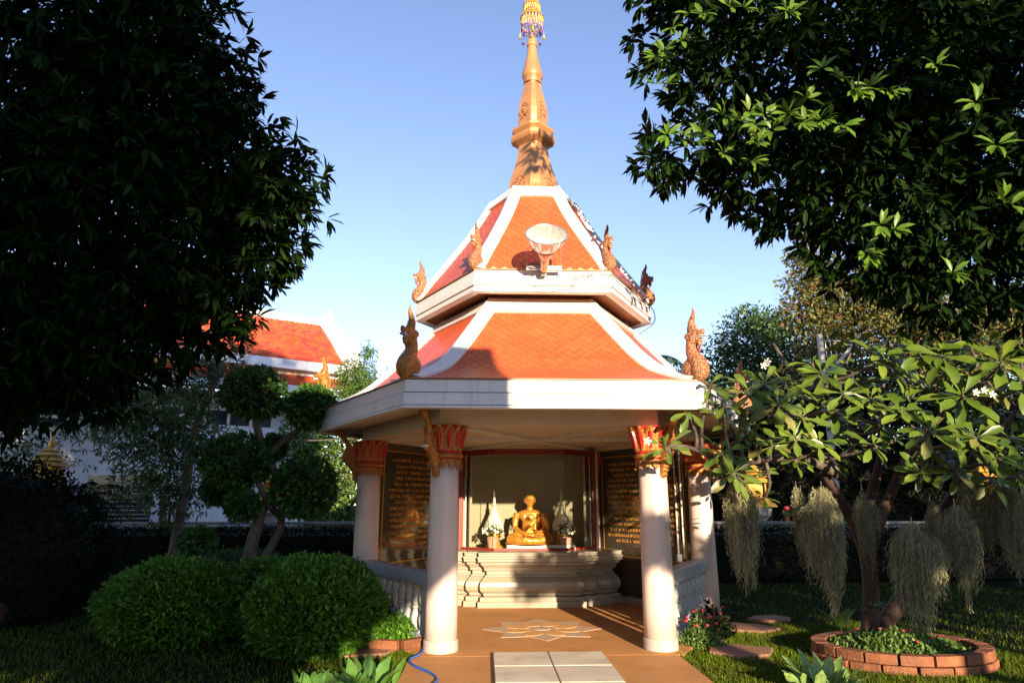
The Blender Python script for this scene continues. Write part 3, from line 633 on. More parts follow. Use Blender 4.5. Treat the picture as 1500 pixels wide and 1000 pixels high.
def robe():
    b = MB()
    T = lambda pts, n=12: tubes(b, pts, n)
    T([(-.02, .03, .08, .145), (-.0, .03, .20, .137), (.01, .03, .30, .142), (.05, .025, .37, .125), (.10, .02, .42, .11), (.16, .015, .45, .075)], 16)
    T([(.19, .01, .455, .066), (.23, .012, .40, .072), (.262, .01, .31, .068), (.268, -.01, .20, .064), (.21, -.06, .12, .055)])
    for q in range(6): T(smoothpath([(.15 - q * .012, -.07 - .004 * q, .47 - .02 * q, .010), (.05 - q * .01, -.135, .36 - .03 * q, .010), (-.07 - q * .012, -.125, .24 - .025 * q, .010), (-.14, -.05, .17 - .02 * q, .008)], 4), 6)
    T([(.15, .05, .45, .03), (.12, -.07, .42, .032), (.085, -.125, .33, .03), (.07, -.14, .22, .03)], 8)
    for s in (-1, 1):
        T([(s * .10, 0, .07, .105), (s * .25, -.08, .075, .096), (s * .335, -.13, .065, .074), (s * .22, -.20, .055, .062), (s * .09, -.245, .045, .05)])
        for q in range(4): T([(s * (.12 + q * .04), -.12, .165 - q * .008, .008), (s * (.22 + q * .03), -.17 - .005 * q, .13 - .01 * q, .009), (s * (.20 + q * .02), -.245 + .01 * q, .07, .007)], 6)
    return remesh(b, 'robe', statm, .0095, 1)
ST = thing('golden_seated_statue', 'gilded statue of a monk seated cross legged in meditation on a low white plinth', 'statue', (.03, 1.72, ZB), .0)
obj('body', seated(), statm, ST, loc=(0, 0, .085)); obj('robe', robe(), statm, ST, loc=(0, 0, .085))
obj('plinth', MB().box((.16, -.03, .04), (1.12, .58, .078)), marble, ST, bevel=.01)
obj('gilt_cushion', MB().lathe([(.40, .078), (.42, .085), (.40, .092)], (0, -.06, 0), 28), statm, ST)
for o_ in ST.children[:2]: o_.scale = (1.0, 1.0, 1.13)
# white stupa ornaments + vases
def stupa(x, lab):
    t = thing('stupa_ornament', lab, 'ornament', (x, 1.80, ZB), 0, 'stupa shaped ornaments beside the statue')
    smoothang(obj('dome', MB().lathe([(.09, .27), (.13, .275), (.155, .31), (.165, .36), (.15, .42), (.11, .50), (.075, .57), (.045, .64), (.03, .70), (.036, .71), (.036, .73), (.022, .74), (.02, .82), (.012, .9), (.003, .98)], n=24), marble, t), 60)
    smoothang(obj('gilt_base', MB().lathe([(.15, 0), (.15, .03), (.11, .06), (.09, .14), (.12, .2), (.12, .24), (.10, .275)], n=20), goldshr, t), 50)
    for z, r in ((.705, .042), (.28, .135)): obj('gilt_ring', MB().lathe([(r - .01, z - .008), (r, z), (r - .01, z + .008)], n=20), goldshr, t)
stupa(-.57, 'white lotus bud stupa ornament on the sunlit left side of the statue'); stupa(.57, 'white lotus bud stupa ornament in dappled shade right of the statue')
def vase(x, lab, seed):
    r = np.random.default_rng(seed); t = thing('flower_vase', lab, 'vase of flowers', (x, 1.48, ZB), 0, 'flower vases on the altar')
    smoothang(obj('pot', MB().lathe([(.065, 0), (.075, .02), (.085, .12), (.095, .19), (.085, .195), (.07, .15)], n=20), potm, t), 50)
    n = 160; u = r.normal(0, 1, (n, 3)); u[:, 2] = abs(u[:, 2]) * .8; u /= np.linalg.norm(u, axis=1, keepdims=True)
    P = np.array([0, 0, .26]) + u * np.array([.17, .12, .13]) * r.uniform(.6, 1, (n, 1)); obj('leaves', leafmesh('leaves', P, u + r.normal(0, .4, (n, 3)), .06, lf_light, 'small'), lf_light, t)
    for q in range(34):
        k = r.normal(0, 1, 3); k[2] = abs(k[2]) * .8; k[1] = -abs(k[1]) if q % 3 else k[1]; k /= np.linalg.norm(k); c = np.array([0, 0, .26]) + k * np.array([.18, .13, .14]) * r.uniform(.85, 1.08); f = MB()
        kv = Vector(k); o1 = kv.orthogonal().normalized(); o2 = kv.cross(o1)
        for j in range(6):
            a = 2 * pi * j / 6; d = o1 * cos(a) + o2 * sin(a); e = o1 * cos(a + .55) + o2 * sin(a + .55); g = o1 * cos(a - .55) + o2 * sin(a - .55); cc = Vector(c)
            f.add([cc, cc + e * .017 + kv * .007, cc + d * .03 + kv * .012, cc + g * .017 + kv * .007], [(0, 1, 2, 3)])
        f.ell(c + k * .006, (.008, .008, .008), 6, 4); obj('flower', f, petalw, t)
vase(-.60, 'pink pot of white flowers in full sun below the left stupa', 3); vase(.60, 'pink pot of white flowers in half shade below the right stupa', 4)

# floodlight on the eave -------------------------------------------------------------
FL = thing('floodlight', 'large bell shaped floodlight with prismatic glass reflector tilted forward on the upper eave', 'floodlight', (-.0, -1.60, 4.44))
obj('mounting_bar', MB().box((0, -.10, .06), (.46, .05, .05)), steel, FL, bevel=.004)
obj('mounting_foot', MB().box((0, -.03, .03), (.07, .12, .10)), steel, FL, bevel=.004)
TL = Matrix.Translation((0, -.14, .03)) @ Matrix.Rotation(radians(50), 4, 'X')
def tl(mb): mb.v = [tuple(TL @ Vector(v)) for v in mb.v]; return mb
smoothang(obj('lamp_housing', tl(MB().lathe([(.03, -.03), (.055, 0), (.055, .07), (.06, .10), (.06, .15), (.085, .19), (.105, .23), (.115, .27), (.10, .275)], n=20)), lampm, FL), 45)
n = 36; rr = []
for r, z in [(.105, .27), (.15, .31), (.19, .36), (.225, .42), (.262, .50), (.25, .50), (.215, .42), (.18, .36), (.14, .31), (.095, .275)]:
    rr.append([Vector(((r + (.004 if j % 2 else -.004)) * cos(2 * pi * j / n), (r + (.004 if j % 2 else -.004)) * sin(2 * pi * j / n), z)) for j in range(n)])
obj('glass_reflector', tl(MB().rings(rr, False)), prism, FL, smooth=False)
rib = MB()
for j in range(24): a = 2 * pi * j / 24; rib.tube([(r * cos(a), r * sin(a), z) for r, z in ((.108, .272), (.155, .31), (.195, .36), (.232, .42), (.266, .50))], .004, 4)
obj('reflector_ribs', tl(rib), teeth, FL)
obj('reflector_rim', tl(MB().tube([(.264 * cos(2 * pi * q / 40), .264 * sin(2 * pi * q / 40), .502) for q in range(41)], .008, 6)), steel, FL)
obj('clamp_band', tl(MB().lathe([(.112, .262), (.122, .265), (.122, .285), (.11, .288)], n=24)), wood, FL)
for s in (-1, 1): obj('wire_bracket', MB().tube([(s * .22, -.10, .08), (s * .22, -.16, .30), (s * .12, -.22, .33)], .006, 6), steel, FL)
for s in (-1, 1): obj('clip', tl(MB().box((s * .15, 0, .30), (.04, .02, .05))), cablem, FL)
pts = [at(810, 406, -1.62), at(838, 406, -1.62), at(868, 402, -1.61), at(892, 403, -1.60)] + [hv(1, 1.83, 4.46), hv(1, 1.2, 4.46) + hv(2, .64, 0), hv(1, .55, 4.44) + hv(2, 1.29, 0), hv(2, 1.84, 4.46), hv(2, 1.85, 4.25), hv(2, 1.6, 4.05)]
obj('supply_cable', MB().tube([p[:3] for p in smoothpath([tuple(p - FL.location) for p in pts], 5)], .008, 6), cablem, FL)
pts = [at(868, 403, -1.62), at(845, 415, -1.63), at(815, 426, -1.62), at(790, 428, -1.62), at(783, 417, -1.62)]
obj('loose_cable', MB().tube([p[:3] for p in smoothpath([tuple(p - FL.location) for p in pts], 5)], .005, 6), cablem, FL)
#PART2
# ================================================================== BACKGROUND
WY = 6.4
def boundary(x0, x1, lab):
    w = thing('boundary_wall', lab, 'wall', ((x0 + x1) / 2, WY, 0)); L = x1 - x0; n = max(1, round(L / 1.25)); s = L / n
    obj('wall_core', MB().box((0, .03, .5), (L - .02, .2, 1.0)), concm, w)
    me = MB().box((0, 0, 0), (s - .012, .05, 1.0)).mesh('granite_panel', wallg)
    for k in range(n): inst('granite_panel', me, w, Matrix.Translation((-L / 2 + s * (k + .5), -.095, .52)))
    obj('wall_cap', MB().box((0, .0, 1.075), (L, .34, .07)), wallg, w, bevel=.01)
boundary(-14, -2.2, 'long grey granite boundary wall on the left behind the topiary tree'); boundary(2.4, 18, 'long grey granite boundary wall on the right behind the plumeria tree')
def hedgebox(x0, x1, y0, y1, h, lab, n, m=lf_dark, s=.07):
    t = thing('hedge', lab, 'hedge', ((x0 + x1) / 2, (y0 + y1) / 2, 0)); c = np.array(t.location)
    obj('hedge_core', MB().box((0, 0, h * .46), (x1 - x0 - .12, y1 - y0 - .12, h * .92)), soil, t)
    P = rng.random((n, 3)) * [x1 - x0, y1 - y0, h] + [x0, y0, 0]; f = rng.integers(0, 3, n); P[f == 0, 1] = y0 + rng.normal(0, .05, (f == 0).sum()); P[f == 1, 2] = h + rng.normal(0, .04, (f == 1).sum()); P[f == 2, 1] = y0 + rng.normal(0.1, .1, (f == 2).sum())
    D = rng.normal(0, .6, (n, 3)) + [0, -.5, .6]; stuff(obj('foliage', leafmesh('foliage', P - c, D, rng.uniform(.7, 1.2, n) * s, m), m, t)); return t
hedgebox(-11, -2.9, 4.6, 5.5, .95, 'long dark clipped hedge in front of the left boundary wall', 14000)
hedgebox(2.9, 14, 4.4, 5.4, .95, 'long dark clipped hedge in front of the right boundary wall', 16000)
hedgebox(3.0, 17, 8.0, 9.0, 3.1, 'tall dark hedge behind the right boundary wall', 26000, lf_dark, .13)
# left temple hall -------------------------------------------------------------------
TB = thing('temple_hall', 'white temple hall with steep red orange tiled roof and curved gable tip', 'temple', (-6.1, 16, -.88), radians(31.9))
LEN = 26
def slope(name, x0, x1, prof, step, wd, parent):
    d = obj(name, MB().rings([[Vector((x0, y, z)), Vector((x1, y, z)), Vector((x1, y + .06, z - .12)), Vector((x0, y + .06, z - .12))] for y, z in prof]), grout, parent)
    P = smoothpath([(y, z) for y, z in prof], 6); arc = [0]
    for k in range(1, len(P)): arc.append(arc[-1] + math.hypot(P[k][0] - P[k - 1][0], P[k][1] - P[k - 1][1]))
    b = MB(); s = 0
    while s < arc[-1]:
        k = max(0, min(len(arc) - 2, int(np.searchsorted(arc, s)) - 1)); t = (s - arc[k]) / (arc[k + 1] - arc[k]); y = P[k][0] + (P[k + 1][0] - P[k][0]) * t; z = P[k][1] + (P[k + 1][1] - P[k][1]) * t
        dy, dz = P[k + 1][0] - P[k][0], P[k + 1][1] - P[k][1]; l = math.hypot(dy, dz); dy, dz = dy / l, dz / l; x = x0 + (0 if int(s / step) % 2 else wd / 2)
        while x < x1 - wd * .5:
            j = random.uniform(0, .02); p = lambda xx, a, n_: (xx, y + dy * a - dz * n_, z + dz * a + dy * n_)
            b.add([p(x, 0, .05 + j), p(x + wd * .92, 0, .05 + j), p(x + wd * .92, step * 1.2, .015), p(x, step * 1.2, .015), p(x, 0, .0), p(x + wd * .92, 0, .0)], [(0, 1, 2, 3), (4, 5, 1, 0)]); x += wd
        s += step
    stuff(obj('roof_tiles', b, btile, d)); return d
slope('upper_roof', -LEN, -.25, [(-.9, 7.35), (-.1, 7.85), (.9, 8.6), (1.9, 9.3), (2.55, 9.72)], .2, .2, TB)
slope('lower_roof', -LEN, .9, [(-2.1, 6.25), (-1.5, 6.52), (-.7, 6.85)], .2, .2, TB)
obj('far_roof', MB().rings([[Vector((-LEN, y, z)), Vector((-.25, y, z)), Vector((-.25, y, z - .15)), Vector((-LEN, y, z - .15))] for y, z in [(6, 7.3), (4.4, 8.4), (3.3, 9.4), (2.6, 10.0)]]), btile, TB)
rb = []
for k in range(24):
    x = -LEN + (LEN - .3) * k / 23; h = 0 if x > -0 else 0
    rb.append([Vector((x, 2.4, 9.6)), Vector((x, 2.4, 9.95)), Vector((x, 2.75, 9.95)), Vector((x, 2.75, 9.6))])
obj('ridge', MB().rings(rb), wallw, TB)
obj('gable_finial', MB().rings([[Vector((x, 2.48 - w, z)), Vector((x, 2.66 + w, z)), Vector((x + w2, 2.66 + w, z)), Vector((x + w2, 2.48 - w, z))] for x, z, w, w2 in ((-.85, 9.7, .05, 1.0), (-.6, 9.9, .05, .72), (-.35, 10.05, .04, .46), (-.2, 10.18, .03, .28), (-.08, 10.3, .02, .15), (0, 10.45, 0, .03))]), wallw, TB)
bb = []
for y, z in [p for p in smoothpath([(-1.15, 7.25), (-.2, 7.85), (.9, 8.6), (1.9, 9.35), (2.6, 9.85)], 5)]: bb.append([Vector((-.42, y, z - .05)), Vector((-.42, y - .1, z + .28)), Vector((.12, y - .1, z + .28)), Vector((.12, y, z - .05))])
obj('barge_board', MB().rings(bb), wallw, TB)
obj('barge_tip', MB().tube([(-.1, -.9, 7.45), (.02, -.9, 7.7), (.05, -.8, 8.0), (.12, -.7, 8.3)], [.16, .13, .08, .01], 6), wallw, TB)
obj('eave_fascia', MB().box((-LEN / 2, -.95, 7.2), (LEN, .14, .34)), wallw, TB, bevel=.02); obj('frieze', MB().box((-LEN / 2, -.6, 6.95), (LEN - .2, .16, .34)), wallw, TB)
obj('eave_fascia', MB().box((-LEN / 2 + .5, -2.15, 6.12), (LEN + .8, .14, .28)), wallw, TB, bevel=.02)
b = MB()
for k in range(60): x = -LEN + 8 + k * .27; b.ell((x, -.69, 6.95), (.08, .02, .09), 8, 4)
obj('gilt_frieze_ornament', b, goldtxt, TB)
obj('wall', MB().box((-LEN / 2 - .6, 2.4, 3.05), (LEN - 1.6, 5.6, 6.1)), wallw, TB)
for k in range(8):
    x = -2.1 - k * 3.1; obj('pilaster', MB().box((x, -.48, 3.05), (.4, .18, 6.1)), wallw, TB)
def window(x, z, w, h, nx, nz):
    f = obj('window', MB().box((x, -.42, z), (w, .05, h)), glassw, TB); g = MB()
    for i in range(nx + 1): g.box((x - w / 2 + w * i / nx, -.455, z), (.09, .07, h + .09))
    for i in range(nz + 1): g.box((x, -.457, z - h / 2 + h * i / nz), (w + .09, .06, .09))
    obj('window_frame', g, wallw, f)
window(-3.9, 4.35, 2.2, 2.3, 3, 4); window(-6.9, 4.35, 2.3, 2.3, 3, 4); window(-10.0, 4.35, 2.3, 2.3, 3, 4)
window(-8.6, 2.0, 2.3, 1.9, 1, 1); window(-11.7, 2.0, 2.0, 1.6, 2, 1)
lt = obj('lattice_panel', MB().box((-2.3 + .95, -.43, 4.6), (.9, .05, 1.6)), lattm, TB); g = MB()
for i in range(4):
    for j in range(6): c = (-1.75 + i * .26, -.47, 4.0 + j * .25); g.tube([(c[0] + .1 * cos(q * pi / 4), c[1], c[2] + .1 * sin(q * pi / 4)) for q in range(9)], .018, 4)
obj('lattice', g, wallw, lt)
# far buildings peeking through
fb = thing('far_building', 'pale building with a louvred window low on the far left behind the trees', 'building', at(190, 765, 9.5) - Vector((0, 0, 1.4)), radians(6))
obj('wall', MB().box((0, .15, 2.0), (7.6, .3, 4.0)), wallw, fb); w_ = obj('window', MB().box((-.35, -.02, 2.0), (1.7, .06, 1.35)), glassw, fb); g = MB()
for k in range(12): g.box((-.35, -.07, 1.40 + k * .11), (1.66, .05, .022))
obj('louvre_slats', g, railm, w_); obj('window_sill', MB().box((-.35, -.06, 1.25), (2.0, .1, .08)), wallw, w_)

# golden shrines on posts ---------------------------------------------------------------
def shrine(x, y, z, sc, lab):
    t = thing('spirit_shrine', lab, 'shrine', (x, y, 0), 0, 'small golden shrines along the wall')
    smoothang(obj('pedestal', MB().lathe([(.34, 0), (.34, .3), (.24, .4), (.22, z - .5), (.30, z - .3), (.42, z - .2), (.42, z)], n=8, a0=pi / 8), concm, t), 20)
    def fr(r0, z0, r1, z1, nm='roof_tier', m=goldshr): return obj(nm, MB().rings([[Vector((a * r, b * r, zz)) for a, b in ((-1, -1), (1, -1), (1, 1), (-1, 1))] for r, zz in ((r0, z0), (r1, z1))]), m, t, bevel=.01)
    fr(.46 * sc, z, .42 * sc, z + .1 * sc, 'base_tier'); fr(.40 * sc, z + .1 * sc, .26 * sc, z + .24 * sc, 'base_tier'); fr(.20 * sc, z + .24 * sc, .20 * sc, z + .62 * sc, 'cella')
    for a in (-1, 1):
        for b in (-1, 1): obj('post', MB().tube([(a * .25 * sc, b * .25 * sc, z + .22 * sc), (a * .25 * sc, b * .25 * sc, z + .64 * sc)], .028 * sc, 8), goldshr, t)
    for k, (r, zz) in enumerate(((.40, .62), (.32, .76), (.24, .90), (.16, 1.02))): fr(r * sc, z + zz * sc, (r - .14) * sc, z + (zz + .12) * sc)
    smoothang(obj('finial', MB().lathe([(.07 * sc, z + 1.12 * sc), (.09 * sc, z + 1.2 * sc), (.035 * sc, z + 1.32 * sc), (.02 * sc, z + 1.5 * sc), (.002, z + 1.72 * sc)], n=10), goldshr, t), 60)
p = at(66, 718, 2.6); shrine(p.x, 2.6, p.z, .68, 'small golden shrine rising over the big dark hedge at the far left')
p = at(396, 738, 7.2); shrine(p.x, 7.2, p.z, .82, 'golden shrine half hidden behind the topiary trunk')
p = at(1104, 742, 7.2); shrine(p.x, 7.2, p.z, .95, 'golden shrine on a stone pedestal between pavilion and plumeria')
p = at(1444, 736, 7.2); shrine(p.x, 7.2, p.z, .85, 'golden shrine seen low at the far right behind the moss')

# clipped hedge domes -----------------------------------------------------------------------
def dome(name, c, r, n, m, s, lab, cat='bush', stem=None, group=None, base=None):
    t = thing(name, lab, cat, (c[0], c[1], 0), 0, group); rx, ry, rz = r; off = np.array([0, 0, c[2]])
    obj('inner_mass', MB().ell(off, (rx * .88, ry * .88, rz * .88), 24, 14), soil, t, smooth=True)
    u = unit(n); lump = 1 + .05 * np.sin(5 * u[:, 0] + 2 + c[0]) * np.cos(6 * u[:, 1] + c[1]) + .02 * np.sin(11 * u[:, 2] + 7 * u[:, 0]); P = off + u * np.array(r) * (lump * np.where(rng.random(n) < .03, rng.uniform(1.03, 1.09, n), rng.uniform(.88, 1.03, n)))[:, None]
    k = P[:, 2] > -.02; P = P[k]; u = u[k]; D = u * .7 + rng.normal(0, .55, (len(P), 3)) + [0, 0, .35]
    stuff(obj('foliage', leafmesh('foliage', P, D, rng.uniform(.7, 1.25, len(P)) * s, m, 'small', .6), m, t)); return t
dome('clipped_bush', (at(258, 890, -1.3).x, -1.3, .38), (.82, .82, .50), 19000, lf_hedge, .062, 'wide round clipped green bush, left one of the front pair', group='clipped bushes on the left lawn')
dome('clipped_bush', (at(463, 890, -2.0).x, -2.0, .42), (.72, .72, .53), 20000, lf_hedge, .06, 'round clipped green bush beside the left front column, with the blue hose behind it', group='clipped bushes on the left lawn')
dome('clipped_bush', (-3.4, -.9, .36), (.7, .5, .50), 11000, lf_hedge, .06, 'bright green clipped bush filling the gap behind the two round bushes', group='clipped bushes on the left lawn')
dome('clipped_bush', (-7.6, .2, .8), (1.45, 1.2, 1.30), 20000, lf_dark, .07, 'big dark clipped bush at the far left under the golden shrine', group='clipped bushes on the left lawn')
dome('clipped_bush', (-4.7, 1.2, .35), (1.3, .6, .48), 6000, lf_top, .06, 'low flat clipped bush at the foot of the topiary trunk', group='clipped bushes on the left lawn')

# trees ------------------------------------------------------------------------------
def limb(parent, pts, r, m, name='limb', n=8): 
    off = parent.location; P = smoothpath([tuple(Vector(p) - off) + (q,) for p, q in zip(pts, r)], 4)
    return obj(name, MB().tube([p[:3] for p in P], [p[3] for p in P], n), m, parent, smooth=True)
def tree(name, lab, base, blobs, nleaf, ls, m, kind='small', trunk=None, tr=.2, tm=barkm, whorl=0, droop=.3, cat='tree', group=None, shell=.5, nparts=0, m2=None, jit=.6, wid=1.):
    t = thing(name, lab, cat, base, 0, group); off = np.array(t.location)
    for k, tp in enumerate(trunk or []): limb(t, tp, [tr * (1 - .6 * q / (len(tp) - 1)) * (1 if k == 0 else .5) for q in range(len(tp))], tm, 'trunk' if k == 0 else 'limb', 10)
    if whorl:
        C, U = inblobs(blobs, nleaf // whorl, shell); P, D = whorls(C, U, whorl, droop)
    else:
        P, D = inblobs(blobs, nleaf, shell); D = D * .5 + rng.normal(0, .6, D.shape) - [0, 0, droop]
    Sz = rng.uniform(.7, 1.2, len(P)) * ls
    if nparts:
        cam_ = np.array([CX, CY, CH]); d = np.linalg.norm(P - cam_, axis=1); idx = np.argsort(d); sel = idx[:nparts * 6:6]; rest = np.setdiff1d(idx, sel)
        leafobjs(t, P[sel], D[sel], Sz[sel], m, kind, .3, wid); P, D, Sz = P[rest], D[rest], Sz[rest]
    if m2 is not None:
        k = rng.random(len(P)) < .14; stuff(obj('dry_foliage', leafmesh('foliage', P[k] - off, D[k], Sz[k], m2, kind, jit, wid), m2, t)); P, D, Sz = P[~k], D[~k], Sz[~k]
    stuff(obj('crown', leafmesh('crown', P - off, D, Sz, m, kind, jit, wid), m, t)); return t
def blob(px, py, y, r, sq=(1, 1, 1)): p = at(px, py, y); return (tuple(p), (r * sq[0], r * sq[1], r * sq[2]))
# dark mango-like tree, upper left
BL = [blob(40, 120, -2.5, 2.0), blob(190, 60, -2.3, 1.5), blob(250, 190, -2.2, 1.25), blob(120, 320, -2.4, 1.7), blob(290, 340, -2.1, 1.15), blob(330, 250, -2.1, 1.05), blob(380, 290, -2.1, .85), blob(425, 270, -2.0, .5), blob(395, 360, -2.0, .55),
      blob(40, 480, -2.4, 1.2), blob(-60, 560, -2.4, .9), blob(110, 560, -2.3, .5), blob(200, 450, -2.2, .95), blob(300, 450, -2.1, .62), blob(345, 400, -2.1, .55), blob(240, -60, -2.3, 1.0), blob(225, 130, -2.2, 1.2), blob(330, 130, -2.1, .5), blob(-60, 380, -2.4, 1.8), blob(360, 470, -2., .3), blob(140, 500, -2.2, .9)]
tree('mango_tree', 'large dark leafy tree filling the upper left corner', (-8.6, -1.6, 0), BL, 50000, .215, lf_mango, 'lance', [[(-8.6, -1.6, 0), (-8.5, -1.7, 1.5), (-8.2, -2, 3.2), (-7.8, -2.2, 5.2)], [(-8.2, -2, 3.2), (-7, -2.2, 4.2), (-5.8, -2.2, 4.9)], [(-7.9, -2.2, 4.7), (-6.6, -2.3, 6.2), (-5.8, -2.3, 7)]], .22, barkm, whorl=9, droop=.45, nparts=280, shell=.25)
# dark tree, upper right
BR = [blob(1010, 40, -2.3, .72), blob(1010, 210, -2.2, .70), blob(985, 110, -2.3, .5), blob(1090, 250, -2.3, .75), blob(960, 235, -2.2, .32), blob(1120, 110, -2.6, 1.15), blob(1190, 220, -2.6, 1.1), blob(1290, 90, -2.8, 1.6), blob(1300, 280, -2.8, 1.25), blob(1440, 180, -2.9, 1.9), blob(1420, 340, -2.8, 1.2),
      blob(1210, 330, -2.5, .6), blob(1290, 385, -2.6, .6), blob(1100, -80, -2.6, 1.3), blob(1400, -60, -2.8, 2), blob(1550, 380, -2.8, 1.1), blob(1380, 425, -2.6, .5), blob(1000, -40, -2.3, .7), blob(945, 60, -2.2, .25), blob(1130, 310, -2.2, .33), ((1.5, -6.0, 8.1), (.55, .4, .32)), ((2.6, -5.6, 8.4), (.7, .6, .5)), ((4.0, -5.0, 8.6), (1.0, .9, .7))]
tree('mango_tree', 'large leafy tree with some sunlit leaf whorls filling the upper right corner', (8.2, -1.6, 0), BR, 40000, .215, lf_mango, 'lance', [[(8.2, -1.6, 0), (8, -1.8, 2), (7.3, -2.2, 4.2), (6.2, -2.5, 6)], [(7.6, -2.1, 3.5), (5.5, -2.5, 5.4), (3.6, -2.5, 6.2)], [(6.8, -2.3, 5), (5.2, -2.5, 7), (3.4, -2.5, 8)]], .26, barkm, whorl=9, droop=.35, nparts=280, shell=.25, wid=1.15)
def sunlit_whorls(tname, idx, pts, L, seed):  # adds whorls in the sunlit-coloured copy of the crown leaf
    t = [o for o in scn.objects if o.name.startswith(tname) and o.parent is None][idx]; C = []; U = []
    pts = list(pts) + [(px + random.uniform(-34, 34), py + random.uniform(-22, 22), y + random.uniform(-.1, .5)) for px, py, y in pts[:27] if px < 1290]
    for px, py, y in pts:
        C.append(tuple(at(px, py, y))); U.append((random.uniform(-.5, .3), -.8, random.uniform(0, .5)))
    C = np.array(C); U = np.array(U); U /= np.linalg.norm(U, axis=1, keepdims=True); P, D = whorls(C, U, 9, .25, 1.0); leafobjs(t, P, D, rng.uniform(.8, 1.15, len(P)) * L, lf_sunlit, 'lance', .35, 1.35, hint=np.repeat(U + [0, 0, .5], 9, 0))
sunlit_whorls('mango_tree', 1, [(1205, 100, -4.2), (1253, 133, -4.2), (1275, 128, -4.2), (1155, 165, -4.0), (1120, 168, -3.9), (1085, 178, -3.7), (1060, 170, -3.6), (1180, 178, -4.1), (1205, 175, -4.1), (1030, 195, -3.4), (1000, 200, -3.2), (1110, 200, -3.8), (1130, 190, -3.9), (1460, 212, -5.0), (1395, 400, -4.4), (1290, 330, -4.2), (1265, 368, -4.0), (1310, 335, -4.2),
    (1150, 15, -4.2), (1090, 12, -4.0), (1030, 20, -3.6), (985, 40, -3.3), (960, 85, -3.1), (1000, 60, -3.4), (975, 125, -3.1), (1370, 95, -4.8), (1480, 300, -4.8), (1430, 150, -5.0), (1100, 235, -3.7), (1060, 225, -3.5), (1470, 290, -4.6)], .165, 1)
OV = lambda lab, base, bl, n: tree('unseen_shade_tree', lab, base, bl, n, .3, lf_mango, 'lance', [[base, (base[0], base[1], 3), (base[0], base[1], 6)]], .25, whorl=8, droop=.3, shell=.2, group='unseen light-blocking trees beside the photographer', wid=1.4)  # unseen crowns added to keep sky light off the lawns
OV('unseen big tree added to keep sky light off the lawn left of the photographer', (-9.5, -8.5, 0), [((-7.5, -7.5, 7.2), (3.2, 3, 1.6)), ((-11, -5, 7), (3, 3.5, 2)), ((-5.2, -10, 7.4), (2.2, 2.4, 1.2)), ((-13, -9, 6), (3, 4, 3)), ((-12, -1, 6.5), (2.5, 3, 2.5))], 16000)
OV('unseen big tree added to keep sky light off the lawn right of the photographer', (10.5, -8, 0), [((8.5, -7.0, 7.2), (2.8, 3, 1.6)), ((11.5, -4, 7), (3, 3.5, 2)), ((13, -9, 6), (3, 4, 3)), ((12, 0, 6.2), (2.6, 3, 2.4))], 14000)
# topiary tree
TP = thing('topiary_tree', 'cloud pruned topiary tree with round leafy balls on a twisted pale trunk', 'tree', (-3.92, -.1, 0))
limb(TP, [(-3.92, -.1, 0), (-3.97, -.1, .8), at(385, 745, -0.10), at(405, 705, -0.10), at(390, 660, -0.10)], [.11, .09, .07, .055, .045], palebark, 'trunk', 10)
limb(TP, [(-3.93, -.08, .5), at(412, 770, 0.00), at(395, 740, -0.20), at(376, 700, -0.20), at(372, 668, -0.10)], [.07, .055, .045, .04, .04], palebark, 'limb')
limb(TP, [at(388, 665, -0.10), at(380, 640, -0.10), at(374, 612, -0.10), at(372, 585, -0.10)], [.07, .06, .05, .03], palebark, 'limb')
limb(TP, [at(392, 668, -0.10), at(415, 645, -0.15), at(437, 630, -0.20), at(455, 605, -0.20)], [.055, .045, .04, .02], palebark, 'limb')
limb(TP, [at(400, 700, -0.10), at(420, 715, -0.15), at(440, 715, -0.20)], [.05, .04, .02], palebark, 'limb'); limb(TP, [at(378, 690, -0.10), at(360, 685, -0.15), at(345, 680, -0.20)], [.045, .035, .02], palebark, 'limb')
for k, (px, py, y, rx, rz) in enumerate([(373, 577, 1.1, .575, .46), (457, 598, 1.0, .44, .385), (346, 677, 1.0, .60, .47), (446, 715, 1.0, .58, .52), (402, 655, 1.25, .2, .2), (355, 740, .9, .27, .24), (320, 715, 1.5, .28, .30), (290, 792, 1.2, .3, .2)]):
    y -= 1.2; rx *= .76; rz *= .80; c = at(px, py, y) - TP.location; n = int(5200 * rx); u = unit(n); ph = k * 1.7
    lump = 1 + .05 * np.sin(6 * u[:, 0] + ph) * np.cos(5 * u[:, 1] + ph) + .03 * np.sin(13 * u[:, 2] + 9 * u[:, 0]); P = np.array(c) + u * [rx, rx * .95, rz] * (lump * rng.uniform(.8, 1.04, n))[:, None]
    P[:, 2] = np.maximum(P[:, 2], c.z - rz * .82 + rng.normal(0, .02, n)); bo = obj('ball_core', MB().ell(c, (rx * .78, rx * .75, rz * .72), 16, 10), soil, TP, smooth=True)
    stuff(obj('leaf_ball', leafmesh('leaf_ball', P, u * .6 + rng.normal(0, .5, (n, 3)), rng.uniform(.7, 1.2, n) * .085, lf_top, 'small', .6, 1.2), lf_top, bo))
